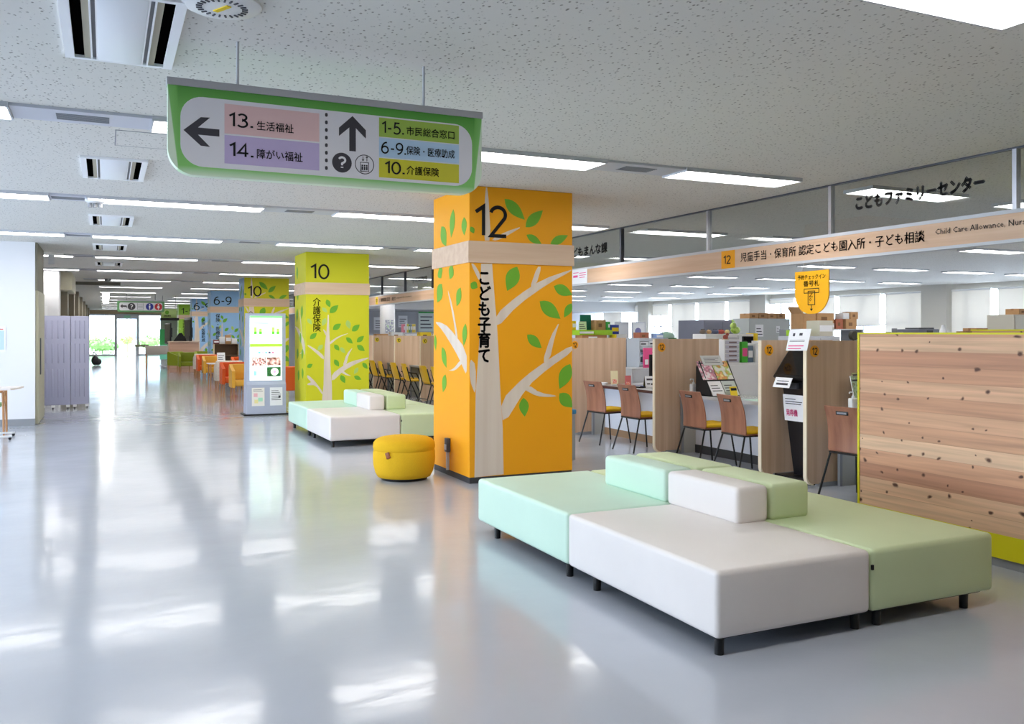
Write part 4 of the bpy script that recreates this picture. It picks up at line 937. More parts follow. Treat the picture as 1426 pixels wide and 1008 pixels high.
# ------------------------------------------------------------------ cedar screen on the right
t = thing('cedar_screen', 'tall knotty cedar board screen with lime edges at the right', 'screen', (5.176, 0, 0))
MB().box(0, .05, -1.5, 4.915, .212, 1.488).build('board_panel', PLANK, t)
MB().box(-.006, .10, 4.915, 4.932, .10, 1.50).box(-.006, .10, -1.5, 4.915, 1.488, 1.50).build('edge_frame', LIMEP, t)
MB().box(.05, .09, -1.5, 4.915, .06, 1.488).build('back_panel', LIMEP, t)
MB().box(-.002, .05, -1.5, 4.915, .06, .212).build('lower_panel', LIMEP, t)
MB().box(.02, .09, -1.5, 4.915, 0, .06).build('baseboard', MGREY, t)
t = thing('cedar_cabinet', 'cedar cabinet with a lime top edge standing behind the tall cedar screen', 'cabinet', (7.7, 3.2, 0))
MB().box(0, .5, 0, 2.7, .06, 1.515).build('board_panel', PLANK, t); MB().box(-.01, .51, -.01, 2.71, 1.515, 1.53).build('edge_frame', LIMEP, t); MB().box(.02, .48, .02, 2.68, 0, .06).build('baseboard', MGREY, t)

# grey bin beside the orange pillar
t = thing('waste_bin', 'grey bin with a blue lid tucked beside the orange pillar', 'bin', (4.83, 9.2, 0))
MB().box(-.2, .2, -.13, .13, .0, .54, b=.01).build('body', mat('bin_grey', (172, 178, 182), .5), t)
MB().box(-.21, .21, -.14, .14, .54, .595, b=.012).build('lid', mat('bin_blue', (70, 150, 200), .5), t)

# ------------------------------------------------------------------ things on the counter desks
def sanitizer(x, y, z, label):
    t = thing('hand_sanitizer_bottle', label, 'bottle', (x, y, z))
    MB().box(-.042, .042, -.03, .03, 0, .13, b=.012, seg=3).build('bottle', PLASTW, t, smooth=60)
    MB().cyl((0, 0, .13), (0, 0, .15), .016).build('cap', PLASTW, t)
    MB().cyl((0, 0, .15), (0, 0, .185), .006, n=8).tube([(0, 0, .185), (-.05, -.01, .19), (-.06, -.012, .178)], .007).build('pump', PLASTW, t)
    MB().box(-.025, .025, -.032, -.029, .03, .09).build('label_sheet', mat('pale_label', (220, 222, 226), .5), t)
sanitizer(6.62, 8.93, .735, 'white pump bottle on the desk beside the magazine rack')
sanitizer(6.57, 6.32, .735, 'white pump bottle on the desk beside the picture books')
# magazine rack
t = thing('magazine_rack', 'black slanted magazine rack on the glass-topped desk', 'rack', (6.56, 8.50, .736))
side = [(0, 0), (.30, 0), (.30, .34), (.24, .42), (.02, .06)]
for x in (0, .42):
    MB().prism(side, (V((0, 1, 0)), V((0, 0, 1))), (x, 0, 0), .012).build('side_panel', BLACK, t)
MB().box(0, .43, 0, .30, 0, .012).build('base', BLACK, t)
th_ = math.atan2(.24, .36)
Mr = Matrix.Translation((0, .02, .05)) @ Matrix.Rotation(-th_, 4, 'X')
MB().box(0, .43, 0, .008, 0, .43, M=Mr).build('back_panel', BLACK, t)
Ur = (0, math.sin(th_), math.cos(th_))
cols = [((226, 170, 180), (246, 240, 240)), ((180, 200, 90), (236, 140, 80)), ((236, 236, 240), (180, 190, 205)), ((214, 216, 218), (110, 160, 200))]
mags = [(6.66, 8.535, .93, .21, .26, 'magazine with pink cover in the upper left of the rack', noisy('pink_cover', [(236, 226, 228), (238, 228, 230), (226, 150, 172), (150, 110, 120), (240, 240, 240)], 13, 0)),
        (6.88, 8.535, .93, .24, .26, 'magazine with green and orange picture in the upper right of the rack', noisy('green_cover', [(226, 226, 220), (228, 226, 214), (176, 194, 90), (226, 140, 90), (240, 226, 150)], 10, 0)),
        (6.71, 8.49, .745, .19, .2, 'white leaflet in the lower left of the rack', PAPER), (6.91, 8.49, .745, .2, .2, 'grey-green leaflet in the lower right of the rack', mat('grey_green_leaflet', (196, 204, 198), .6))]
for x, y, z, w_, h_, lab, m in mags:
    sheet_paper('magazine', lab, 'magazine', (x - .14, 8.506 + (z - .785) * .667, z), (1, 0, 0), Ur, w_, h_, [(.1, .8, .86, .93)] if h_ > .22 else lines(3, .3, .85), 'magazines on the rack', m)
sheet_paper('magazine', 'newspaper sheet sticking up at the back of the rack', 'newspaper', (6.60, 8.70, 1.10), (1, 0, 0), Ur, .30, .14, lines(4, .25, .85), None, mat('newsprint', (205, 206, 204), .8))
t = thing('card_stand', 'small yellow card stand on the desk at the foot of the magazine rack', 'card stand', (6.84, 8.42, .735))
MB().box(-.05, .05, -.004, .004, 0, .12, M=Matrix.Rotation(-.25, 4, 'X')).build('card', YEL, t); MB().box(-.05, .05, -.03, .03, 0, .006).build('base', CLEAR, t); MB().box(-.04, .04, -.012, -.006, .07, .10, M=Matrix.Rotation(-.25, 4, 'X')).build('print', INK, t)
t = thing('toy_box', 'small blue box of wooden toys on the glass-topped desk', 'toy box', (6.86, 7.35, .735))
MB().box(-.09, .09, -.07, .07, 0, .09, b=.004).build('box', noisy('toy_box_print', [(40, 60, 160), (230, 200, 60), (220, 60, 60), (240, 240, 240)], 16, 0), t); MB().ball((-.03, 0, .105), .03).ball((.03, .02, .11), .028).build('toy', mat('toy_wood', (196, 150, 96), .5), t)
MB().cyl((.0, -.03, .09), (.0, -.03, .14), .012).build('toy', mat('toy_brown', (130, 90, 60), .5), t)
sheet_paper('desk_mat', 'pale green sheet lying on the glass-topped desk', 'desk mat', (6.58, 7.95, .7365), (0, -1, 0), (1, 0, 0), .4, .28, [], None, mat('pale_green_sheet', (176, 214, 196), .4))
# picture books by the ticket machine
bc = [('olive', (150, 150, 96)), ('mauve', (140, 96, 120)), ('sage green', (130, 150, 120)), ('pale blue', (190, 205, 215)), ('teal', (110, 150, 150))]
for k, (nm, c) in enumerate(bc):
    x = 6.60 + .10 * (k - 2); y = 6.40 if k < 2 else 6.30 - .035 * (k - 2); z = .735; h_ = .40 - .05 * (k > 1) - .12 * (k == 3)
    if k < 2: x = 6.72 + .17 * k
    p = sheet_paper('picture_book', '%s picture book standing on the desk by the cedar screen' % nm, 'book', (x, y, z), (1, 0, 0), (0, .25, 1), .15, h_, [(.1, .9, .85, .9)], 'picture books', noisy('%s_book_cover' % nm.replace(' ', '_'), [c, tuple(min(255, v + 60) for v in c), c, (200, 150, 90)], 18, 0))
    MB().prism([(0, 0), (.15, 0), (.15, h_), (0, h_)], (V((1, 0, 0)), V((0, .25, 1)).normalized()), V((x, y + .011, z)), .010).build('pages', PAPER, p)
# on the dark-edged desk
def tent(x, y, z, w_, h_, label, rz, dp=.09):
    t = thing('tent_sign', label, 'tent sign', (x, y, z), rz)
    a = math.atan2(dp, h_)
    for s_, nm, m in ((-1, 'front_sheet', PAPER), (1, 'back_sheet', mat('olive_dark', (84, 78, 40), .6))):
        q = MB().box(-w_ / 2, w_ / 2, -.002, .002, 0, h_, M=Matrix.Translation((0, s_ * dp / 2, 0)) @ Matrix.Rotation(s_ * a / 2, 4, 'X')).build(nm, m, t)
        if s_ < 0:
            b = MB()
            for i, (u0, u1, v0, v1) in enumerate(((.12, .88, .62, .78), (.12, .35, .25, .36), (.42, .85, .2, .36))):
                b.box(-w_ / 2 + u0 * w_, -w_ / 2 + u1 * w_, -.004, -.002, v0 * h_, v1 * h_, M=Matrix.Translation((0, -dp / 2, 0)) @ Matrix.Rotation(-a / 2, 4, 'X'))
            b.build('print', CHAR, t)
    return t
tent(6.76, 9.75, .735, .26, .17, 'white tent sign with black print in the middle of the dark-edged desk', -.15, .2)
tent(6.95, 10.35, .735, .20, .16, 'second white tent sign nearer the partition on the dark-edged desk', -.25, .1)
def acrylic(x, y, lab, m, w_, h_):
    t = thing('card_stand', lab, 'card stand', (x, y, .735), -.2)
    MB().box(-w_ / 2, w_ / 2, -.003, .003, .01, h_, M=Matrix.Rotation(-.1, 4, 'X')).build('card', m, t); MB().box(-w_ / 2, w_ / 2, -.03, .04, 0, .01).build('base', LGREY, t)
    MB().box(-w_ * .3, w_ * .3, -.007, -.003, h_ * .12, h_ * .4, M=Matrix.Rotation(-.1, 4, 'X')).build('picture', noisy('card_pic', [(236, 200, 190), (230, 120, 80), (240, 240, 240)], 30, 0), t)
acrylic(6.72, 10.95, 'cream card stand with orange picture on the dark-edged desk', mat('cream_card', (232, 222, 180), .6), .11, .21); acrylic(6.78, 10.68, 'red framed card stand on the dark-edged desk', mat('red_card', (206, 110, 110), .6), .09, .15)
t = thing('pen_tray', 'black pen tray with pens on the dark-edged desk', 'tray', (6.70, 10.35, .735), .1)
MB().box(-.06, .06, -.14, .14, 0, .02, b=.004).build('tray', BLACK, t)
for k in range(3): MB().cyl((-.03 + .03 * k, -.12, .026), (-.02 + .03 * k, .08, .026), .005, n=8).build('pen', (PLASTW, DGREY, BLUEP)[k], t)
t = thing('glass_case', 'small white round tray at the far end of the dark-edged desk', 'tray', (6.62, 11.12, .735)); MB().lathe([(.07, 0), (.08, .03), (.075, .034), (.065, .01), (.002, .008)], n=20).build('dish', PLASTW, t); MB().cyl((0, 0, .008), (0, 0, .03), .02).build('stamp', RED, t)
# counter 10 desk items
for y, m, lab, h_ in ((20.0, BLACK, 'black file standing on the counter 10 desk beside the third partition', .5), (18.35, mat('cream_file', (226, 214, 160), .6), 'cream file standing on the counter 10 desk', .42), (18.2, mat('teal_file', (120, 170, 175), .6), 'teal file standing on the counter 10 desk', .44), (18.12, PLASTW, 'white file standing on the counter 10 desk', .44)):
    o = MB().box(6.65, 6.95, y - .03, y + .03, .735, .735 + h_, b=.004).build('box_file', m); tag(o, lab, 'file'); MB().box(6.645, 6.65, y - .02, y + .02, .80, .9).build('spine_label', PAPER, o)
t = thing('leaflet_rack', 'tall grey rack of coloured leaflets at the far end of counter 10', 'leaflet rack', (5.75, 23.2, 0))
MB().box(0, .03, 0, .5, 0, 1.55).box(.37, .4, 0, .5, 0, 1.55).box(0, .4, .47, .5, .1, 1.55).build('frame', MGREY, t)
for k in range(6):
    MB().box(.03, .37, .0, .45, .2 + .22 * k, .22 + .22 * k).build('shelf', MGREY, t)
    MB().box(.04, .36, .05 , .09, .22 + .22 * k, .40 + .22 * k, M=None).build('leaflet_row', (PAPER, PINK, BLUEP, PAPER, GREENP, RED)[k], t)
# ------------------------------------------------------------------ office behind the counters
def carton(x, y, z, w_, d_, h_, label, m=CARD, group=None, rz=0.0, tape=True):
    t = thing('cardboard_box', label, 'box', (x, y, z), rz, group)
    MB().box(-w_ / 2, w_ / 2, -d_ / 2, d_ / 2, 0, h_, b=.003, seg=1).build('carton', m, t)
    if tape: MB().box(-w_ / 2 - .001, w_ / 2 + .001, -.025, .025, h_ * .75, h_ + .0015).build('tape', mat('tan_tape', (160, 116, 74), .4), t)
    MB().box(-w_ * .25, w_ * .1, -d_ / 2 - .001, -d_ / 2 + .001, h_ * .3, h_ * .65).build('label_sheet', PAPER if not tape else mat('brown_print', (130, 92, 60), .7), t)
    return t
def cabinet(x, y, w_, d_, h_, label, m, doors=2, rz=0.0):
    t = thing('steel_cabinet', label, 'cabinet', (x, y, 0), rz)
    MB().box(-w_ / 2, w_ / 2, -d_ / 2, d_ / 2, .05, h_, b=.004, seg=1).build('body', m, t); MB().box(-w_ / 2 + .02, w_ / 2 - .02, -d_ / 2 + .02, d_ / 2 - .02, 0, .05).build('plinth', DARK, t)
    for k in range(doors):
        a = -w_ / 2 + .01 + k * (w_ - .02) / doors
        dr = MB().box(a + .004, a + (w_ - .02) / doors - .004, -d_ / 2 - .012, -d_ / 2, .08, h_ - .03, b=.003, seg=1).build('door', m, t)
        MB().box(a + (.06 if k else (w_ - .02) / doors - .09), a + (.09 if k else (w_ - .02) / doors - .06), -d_ / 2 - .02, -d_ / 2 - .012, h_ * .5, h_ * .5 + .12).build('handle', ALU, dr)
    return t
def plain_box(name, label, cat, x, y, z, w_, d_, h_, m, m2=None, rz=0.0):
    t = thing(name, label, cat, (x, y, z), rz)
    MB().box(-w_ / 2, w_ / 2, -d_ / 2, d_ / 2, 0, h_, b=min(.006, h_ * .1)).build('body', m, t)
    MB().box(-w_ / 2 + .01, w_ / 2 - .01, -d_ / 2 - .002, -d_ / 2, h_ * .3, h_ * .7).build('label_sheet', m2 or PAPER, t)
    return t
LIMET = mat('lime_tray', (170, 215, 50), .5)
# low cabinet beyond the first partition with its clutter
cabinet(8.05, 13.75, 1.5, .5, 1.38, 'grey steel cabinet under the lime trays right of the orange pillar', MGREY, 3)
carton(7.80, 13.50, 1.38, .5, .25, .075, 'flat wood-brown box under the lime trays', mat('brown_board', (184, 128, 84), .6), tape=False)
plain_box('letter_tray', 'lime green letter tray on the grey cabinet, left one', 'tray', 7.66, 13.56, 1.455, .30, .3, .09, LIMET); plain_box('letter_tray', 'lime green letter tray on the grey cabinet, right one', 'tray', 8.02, 13.58, 1.455, .36, .3, .09, LIMET, LIMET)
plain_box('bookend', 'yellow upright end piece on the grey cabinet', 'bookend', 8.22, 13.45, 1.38, .03, .2, .09, YEL, YEL)
o = MB().box(7.74, 7.96, 13.78, 13.80, 1.545, 1.82).build('board', mat('deep_green_board', (0, 110, 86), .6)); tag(o, 'deep green upright board standing behind the lime trays', 'board'); MB().box(7.8, 7.9, 13.8, 13.9, 1.545, 1.56).build('foot', DGREY, o)
sheet_paper('paper_sign', 'pale green paper sign standing on the lime tray', 'sign', (7.56, 13.52, 1.545), (1, 0, 0), (0, .1, 1), .16, .15, lines(3), None, mat('pale_green_card', (206, 232, 180), .6))
carton(8.06, 13.70, 1.545, .2, .2, .18, 'small cardboard box behind the right lime tray'); plain_box('box_file', 'yellow box file at the left end of the lime trays', 'file', 7.50, 13.7, 1.545, .08, .25, .16, YEL)
plain_box('box_file', 'green box file beside the small cardboard box', 'file', 8.19, 13.66, 1.545, .05, .25, .15, GREENP); plain_box('box_file', 'blue patterned box at the right end of the lime trays', 'box', 8.31, 13.62, 1.47, .16, .2, .17, mat('navy_pattern', (44, 60, 150), .5), YEL)
carton(8.4, 13.6, 1.38, .25, .25, .09, 'low grey-white box under the blue patterned box', PLASTW, tape=False)
# whiteboards further back
def whiteboard(x, y, w_, h_, z, label, m, dot=None):
    t = thing('whiteboard', label, 'whiteboard', (x, y, 0))
    MB().box(-w_ / 2, w_ / 2, 0, .02, z, z + h_).build('board', m, t)
    MB().box(-w_ / 2 - .02, -w_ / 2, -.01, .03, z - .02, z + h_ + .02).box(w_ / 2, w_ / 2 + .02, -.01, .03, z - .02, z + h_ + .02).box(-w_ / 2, w_ / 2, -.01, .03, z + h_, z + h_ + .02).box(-w_ / 2, w_ / 2, -.01, .03, z - .02, z).build('frame', ALU, t)
    for s_ in (-1, 1): MB().box(s_ * w_ / 2 - .015, s_ * w_ / 2 + .015, 0, .03, 0, z).box(s_ * w_ / 2 - .015, s_ * w_ / 2 + .015, -.25, .25, 0, .03).build('leg', ALU, t)
    if dot: MB().prism(disc(-.02, z + h_ * .6, .09), NEGY, (0, 0, 0), .004).build('magnet_disc', dot, t)
whiteboard(11.75, 18.8, .36, .55, 1.2, 'grey-framed board standing far back in the office', LGREY); whiteboard(12.15, 18.65, .36, .55, 1.2, 'white board with a purple disc standing far back in the office', PLASTW, mat('purple_disc', (130, 126, 170), .6))
# desks with monitors (two long rows across the office)
def office_desk(x, y, label, mon=True, rz=0.0):
    t = thing('office_desk', label, 'desk', (x, y, 0), rz, 'office desks')
    MB().box(-.6, .6, -.35, .35, .69, .72, b=.004, seg=1).build('desktop', LGREY, t); MB().box(-.58, .58, .30, .32, .2, .69).build('modesty_panel', LGREY, t)
    for s_ in (-1, 1): MB().box(s_ * .57 - .02, s_ * .57 + .02, -.33, .33, 0, .69).build('leg', MGREY, t)
    MB().box(.2, .54, -.3, .28, .05, .62).build('drawer_unit', LGREY, t)
    return t
od = None
def monitor(x, y, z, label, rz=0.0):
    t = thing('computer_monitor', label, 'monitor', (x, y, z), rz, 'office monitors')
    MB().box(-.26, .26, -.02, .015, .12, .44, b=.006).build('housing', BLACK, t); MB().box(-.25, .25, -.022, -.02, .13, .43).build('screen', SCREENB, t)
    MB().box(-.03, .03, .015, .04, .0, .3).build('stand', BLACK, t); MB().box(-.11, .11, -.07, .09, 0, .012).build('base', BLACK, t)
    return t
def paper_stack(x, y, z, label, n, rnd):
    t = thing('paper_stack', label, 'papers', (x, y, z), rnd.uniform(-.3, .3), 'paper stacks on office desks')
    h_ = 0
    for k in range(n):
        q = rnd.uniform(.012, .05); dx = rnd.uniform(-.02, .02)
        MB().box(-.15 + dx, .15 + dx, -.105, .105, h_, h_ + q - .002).build('bundle', rnd.choice([PAPER, PAPER, PLASTW, mat('cream_paper', (236, 230, 220)), mat('pale_blue_folder', (176, 196, 220)), mat('kraft_folder', (196, 160, 112)), PINK if rnd.random() < .3 else PAPER]), t); h_ += q
def binder_row(x, y, z, label, n, rnd):
    for k in range(n):
        m = rnd.choice([mat('binder_blue', (70, 100, 170)), mat('binder_grey', (150, 155, 165)), mat('binder_white', (226, 226, 228)), mat('binder_pink', (220, 130, 150)), mat('binder_green', (110, 170, 110)), mat('binder_white', (226, 226, 228)), mat('binder_yellow', (230, 205, 90))])
        h_ = rnd.uniform(.28, .32)
        o = MB().box(x + .065 * k, x + .065 * k + .06, y - .13, y + .13, z, z + h_, b=.004, seg=1).build('ring_binder', m)
        tag(o, 'ring binder standing in the row ' + label, 'binder', 'binders ' + label); o['label'] = 'ring binder in the row ' + label
        MB().box(x + .065 * k + .012, x + .065 * k + .048, y - .132, y - .13, z + .1, z + .22).build('spine_label', PAPER, o)
rnd = random.Random(5)
k = 0; rows = [(9.6, 12.75), (9.6, 10.2), (9.4, 18.2), (13.5, 18.0), (14.5, 12.5), (17.0, 16.0), (18.5, 22.0), (15.2, 24.0), (11.6, 26.0)]
names = ['behind the first two plywood chairs', 'behind the magazine rack', 'behind the grey cabinet with lime trays', 'in front of the framed boards', 'behind the pale grey cabinet', 'near the middle windows', 'near the far windows', 'deep in the office', 'at the far end of the office']
for (x, y), nm in zip(rows, names):
    for i in range(2):
        lab = 'grey office desk %s, %s of the pair' % (nm, ['left', 'right'][i])
        if od is None: od = office_desk(x, y, lab)
        else: c = dup(od, lab)
        c = od if (x, y) == rows[0] and i == 0 else c
        c.location = (x + 1.22 * i, y, 0)
        monitor(x + 1.22 * i - .1, y + .2, .72, 'black monitor on the desk %s, %s one' % (nm, ['left', 'right'][i]), rnd.uniform(-.3, .3))
        paper_stack(x + 1.22 * i + .38, y - .18, .72, 'stack of papers on the desk %s, %s one' % (nm, ['left', 'right'][i]), rnd.randint(4, 9), rnd)
        paper_stack(x + 1.22 * i - .40, y - .18, .72, 'lower stack of papers on the desk %s, %s one' % (nm, ['left', 'right'][i]), rnd.randint(3, 7), rnd)
# wire shelf heaped with paper behind the dark-edged desk
t = thing('letter_shelf', 'open grey letter shelf stuffed with papers behind the dark-edged desk', 'shelf', (8.65, 13.0, 0))
for x in (-.3, .28): MB().box(x, x + .02, -.2, .2, .3 if 0 else 0, 1.40).build('side_panel', LGREY, t)
for z in (.62, .78, .94, 1.10, 1.26, 1.39): MB().box(-.28, .28, -.2, .2, z, z + .012).build('shelf', LGREY, t)
for i, z in enumerate((.632, .792, .952, 1.112, 1.272)):
    for j in range(3):
        h_ = rnd.uniform(.03, .12)
        o = MB().box(8.65 - .27 + .185 * j, 8.65 - .27 + .185 * j + .17, 12.82, 13.15, z, z + h_, b=.004, seg=1).build('paper_bundle', rnd.choice([PAPER, PLASTW, LGREY, mat('pale_blue_folder', (176, 196, 220)), PAPER]))
        tag(o, 'paper bundle on the open grey letter shelf', 'papers', 'bundles in the letter shelf'); MB().box(8.65 - .25 + .185 * j, 8.65 - .15 + .185 * j, 12.818, 12.82, z + h_ * .3, z + h_ * .6).build('print', CHAR, o)
o = MB().box(7.62, 7.78, 11.55, 11.58, .95, 1.26, b=.004).build('folder', PINK); tag(o, 'bright pink folder standing among papers behind the dark-edged desk', 'folder'); o['kind'] = 'thing'
MB().box(7.64, 7.70, 11.545, 11.55, 1.0, 1.08).build('label_sheet', PAPER, o)
cabinet(7.75, 11.62, .9, .45, .95, 'low grey cabinet behind the dark-edged desk', LGREY, 2)
monitor(7.55, 10.9, .735, 'black monitor seen from behind at the dark-edged desk', PI); monitor(7.35, 10.3, .735, 'second black monitor behind the dark-edged desk', PI + .4)
t = thing('staff_desk', 'grey staff desk behind the dark-edged counter desk', 'desk', (7.6, 10.75, 0)); MB().box(-.42, .42, -.6, .6, .70, .735).build('desktop', LGREY, t)
for s_ in (-.58, .55): MB().box(-.4, .4, s_, s_ + .03, 0, .70).build('side_panel', LGREY, t)
for j in range(3): plain_box('ring_binder', 'white ring binder on the staff desk by the second partition, %s' % ['left', 'middle', 'right'][j], 'binder', 6.92 + .07 * j, 9.4, .735, .06, .26, .31, PLASTW)
# white document boxes above the second partition
cabinet(7.95, 10.25 - .35, 1.2, .4, 1.33, 'grey cabinet just behind the second badge partition', LGREY, 2)
for j in range(3): plain_box('document_box', 'white document box on the cabinet behind the magazine rack, %s' % ['left', 'middle', 'right'][j], 'box', 7.55 + .28 * j, 9.88, 1.33, .26, .3, .15, PLASTW, (PAPER, mat('pale_grey_label', (200, 200, 205)), PAPER)[j])
plain_box('bookend', 'yellow upright end piece beside the white document boxes', 'bookend', 8.27, 9.80, 1.33, .03, .22, .16, YEL, YEL)
t = thing('shopping_bag', 'crumpled lime green bag lying on the white document boxes', 'bag', (8.06, 9.9, 1.485), .4)
MB().ball((0, 0, .05), .09, (1, .7, .6)).ball((-.06, 0, .11), .06, (1, .7, .8)).build('bag', noisy('lime_bag', [(150, 190, 60), (196, 220, 120), (140, 190, 80)], 14, 0), t, smooth=60); MB().tube([(-.08, 0, .14), (-.1, 0, .19), (-.03, 0, .17)], .006).build('handle', LIMET, t)
for j, (c, nm) in enumerate((((120, 110, 100), 'grey'), ((196, 160, 110), 'tan'), ((90, 100, 130), 'slate'), ((200, 90, 80), 'red'), ((226, 210, 150), 'cream'))):
    t = thing('pouch', '%s soft pouch lying on the white document boxes' % nm, 'pouch', (7.48 + .105 * j, 9.88, 1.48), j)
    MB().ball((0, 0, .03), .05, (1.1, .7, .65)).build('pouch', mat('pouch_%s' % nm, c, .7), t); MB().box(-.03, .03, -.004, .004, .055, .068).build('clasp', DGREY, t)
# cabinets with cardboard boxes
dc = cabinet(11.75, 15.3, .95, .9, 1.76, 'dark blue-grey steel cabinet standing behind the document boxes', mat('blue_grey_steel', (120, 122, 136), .5), 2)
lc = cabinet(12.1, 14.05, 1.05, .5, 1.78, 'pale grey steel cabinet with papers stuck on and boxes on top', mat('pale_grey_steel', (182, 186, 184), .5), 1)
for x, z, w_, h_, nm in ((11.72, 1.42, .2, .24, 'large sheet of paper stuck on the pale grey cabinet'), (12.25, 1.5, .09, .13, 'small slip stuck on the pale grey cabinet, upper'), (12.36, 1.40, .1, .12, 'small slip stuck on the pale grey cabinet, lower')):
    sheet_paper('paper_note', nm, 'paper note', (x, 13.785, z), (1, 0, 0), (0, 0, 1), w_, h_, lines(3))
for j in range(4): carton(11.74 + .235 * j, 14.0, 1.78, .22, .3, .10 + .012 * (j % 2), 'flat cardboard box on the pale grey cabinet, %s from left' % ['first', 'second', 'third', 'fourth'][j], CARD if j % 2 == 0 else mat('tan_card', (176, 134, 92), .8))
# drawers, monitor and files left of the ticket machine
t = cabinet(7.85, 9.28, 1.3, .45, 1.11, 'low white cabinet behind the glass-topped desk', PLASTW, 2)
t = thing('drawer_tower', 'white stack of small paper drawers on the low white cabinet', 'drawer unit', (7.34, 9.24, 1.11))
MB().box(-.12, .12, -.16, .16, 0, .30, b=.004).build('case', PLASTW, t)
for j in range(5):
    dw = MB().box(-.11, .11, -.172, -.16, .012 + .057 * j, .058 + .057 * j, b=.003).build('drawer', mat('pale_lilac_plastic', (206, 206, 218), .4), t); MB().box(-.06, .06, -.176, -.172, .025 + .057 * j, .045 + .057 * j).build('drawer_label', mat('brown_label', (130, 110, 110), .6), dw)
t = thing('computer_monitor', 'small black screen on the low white cabinet left of the ticket machine', 'monitor', (7.86, 9.4, 1.11))
MB().box(-.09, .09, -.012, .012, .20, .34, b=.004).build('housing', BLACK, t); MB().box(-.08, .08, -.015, -.012, .21, .33).build('screen', SCREENB, t); MB().box(-.015, .015, .0, .03, .0, .22).box(-.06, .06, -.04, .05, 0, .01).build('stand', BLACK, t)
plain_box('box_file', 'bright green magazine file beside the white drawers', 'file', 7.53, 9.17, 1.11, .10, .22, .27, mat('bright_green_file', (70, 180, 50)), PINK)
plain_box('box_file', 'slate blue magazine file beside the green one', 'file', 7.64, 9.19, 1.11, .09, .22, .22, mat('slate_file', (96, 116, 136))); plain_box('box_file', 'white box file with a pale label', 'file', 7.75, 9.17, 1.11, .10, .22, .25, PLASTW)
plain_box('box_file', 'white box file with red labels next to the ticket machine partition', 'file', 7.87, 9.17, 1.11, .10, .22, .28, PLASTW, RED)
t = thing('toy_figure', 'small red-brown toy on top of the white drawers', 'toy', (7.36, 9.24, 1.41)); MB().ball((0, 0, .03), .035).ball((.03, 0, .065), .022).build('body', mat('toy_red_brown', (150, 70, 60))); bpy.data.objects['body'] if False else None
for o in [o for o in bpy.data.objects if o.name.startswith('body') and o.parent is None]: o.parent = t
MB().box(-.03, .03, -.03, .03, 0, .008).build('base', CARD, t)
# shelves and boxes above the ticket machine
st = thing('storage_shelf', 'grey storage shelf holding boxes behind the yellow ticket sign', 'shelf', (11.75, 12.05, 0))
for x in (-.75, .72): MB().box(x, x + .03, -.25, .25, 0, 1.56).build('side_panel', MGREY, st)
for z in (.3, .7, 1.1, 1.545): MB().box(-.72, .72, -.25, .25, z, z + .02).build('shelf', LGREY, st)
t = thing('cardboard_box', 'open cardboard box with raised flap behind the yellow ticket sign', 'box', (11.28, 12.0, 1.565))
MB().box(-.15, .15, -.15, -.143, 0, .27).box(-.15, .15, .143, .15, 0, .27).box(-.15, -.143, -.143, .143, 0, .27).box(.143, .15, -.143, .143, 0, .27).box(-.143, .143, -.143, .143, 0, .008).build('carton', CARD, t)
MB().box(-.15, .15, -.003, .003, 0, .15, M=Matrix.Translation((0, .15, .27)) @ Matrix.Rotation(-.5, 4, 'X')).build('flap', CARD, t); MB().box(-.003, .003, -.14, .14, 0, .14, M=Matrix.Translation((-.15, 0, .27)) @ Matrix.Rotation(-.7, 4, 'Y')).build('flap', CARD, t)
carton(11.68, 12.05, 1.565 + .1, .4, .35, .18, 'wide cardboard box behind the yellow ticket sign'); plain_box('document_box', 'beige document box under the wide cardboard box', 'box', 11.68, 12.05, 1.565, .42, .35, .1, BEIGE)
carton(12.02, 11.98, 1.565, .17, .2, .18, 'red-brown box right of the yellow ticket sign', mat('red_brown_card', (176, 104, 78), .7)); carton(12.28, 11.98, 1.565, .26, .25, .18, 'tan box at the right end of the storage shelf')
plain_box('document_box', 'white box on top of the tan boxes', 'box', 12.16, 11.96, 1.745, .15, .2, .11, PLASTW); carton(12.36, 11.96, 1.745, .18, .2, .13, 'small cardboard box topmost at the right end of the storage shelf')
t = cabinet(10.75, 11.3, .9, .5, 1.44, 'pale grey low cabinet behind the ticket machine', LGREY, 2); plain_box('letter_tray', 'lime green tray with a blue top on the pale grey low cabinet', 'tray', 10.55, 11.35, 1.44, .24, .3, .10, LIMET, BLUEP)
plain_box('document_box', 'beige letter case on the pale grey low cabinet', 'box', 10.98, 11.3, 1.44, .3, .3, .26, BEIGE)
t = cabinet(9.1, 8.7, 1.3, .5, 1.36, 'grey low cabinet behind the tall cedar screen, left end', MGREY, 3)
t = thing('cloth_bundle', 'pale blue folded cloth on the grey low cabinet beside the cedar screen', 'cloth', (9.35, 8.75, 1.36)); MB().ball((0, 0, .045), .12, (1.4, .8, .35)).ball((.1, 0, .052), .08, (1, .8, .6)).build('cloth', mat('pale_blue_cloth', (186, 206, 226), .9, bump=(12, .8)), t, smooth=60); MB().ball((-.05, -.02, .07), .03).build('knot', BLUEP, t)
t = thing('desk_fan', 'dark olive gadget on the grey low cabinet', 'gadget', (9.05, 8.7, 1.36)); MB().cyl((0, 0, 0), (0, 0, .03), .06).build('base', BLACK, t); MB().cyl((0, -.03, .1), (0, .03, .1), .06, n=20).build('head', mat('olive_black', (70, 64, 50), .5), t); MB().cyl((0, 0, .03), (0, 0, .1), .012).build('stem', BLACK, t)
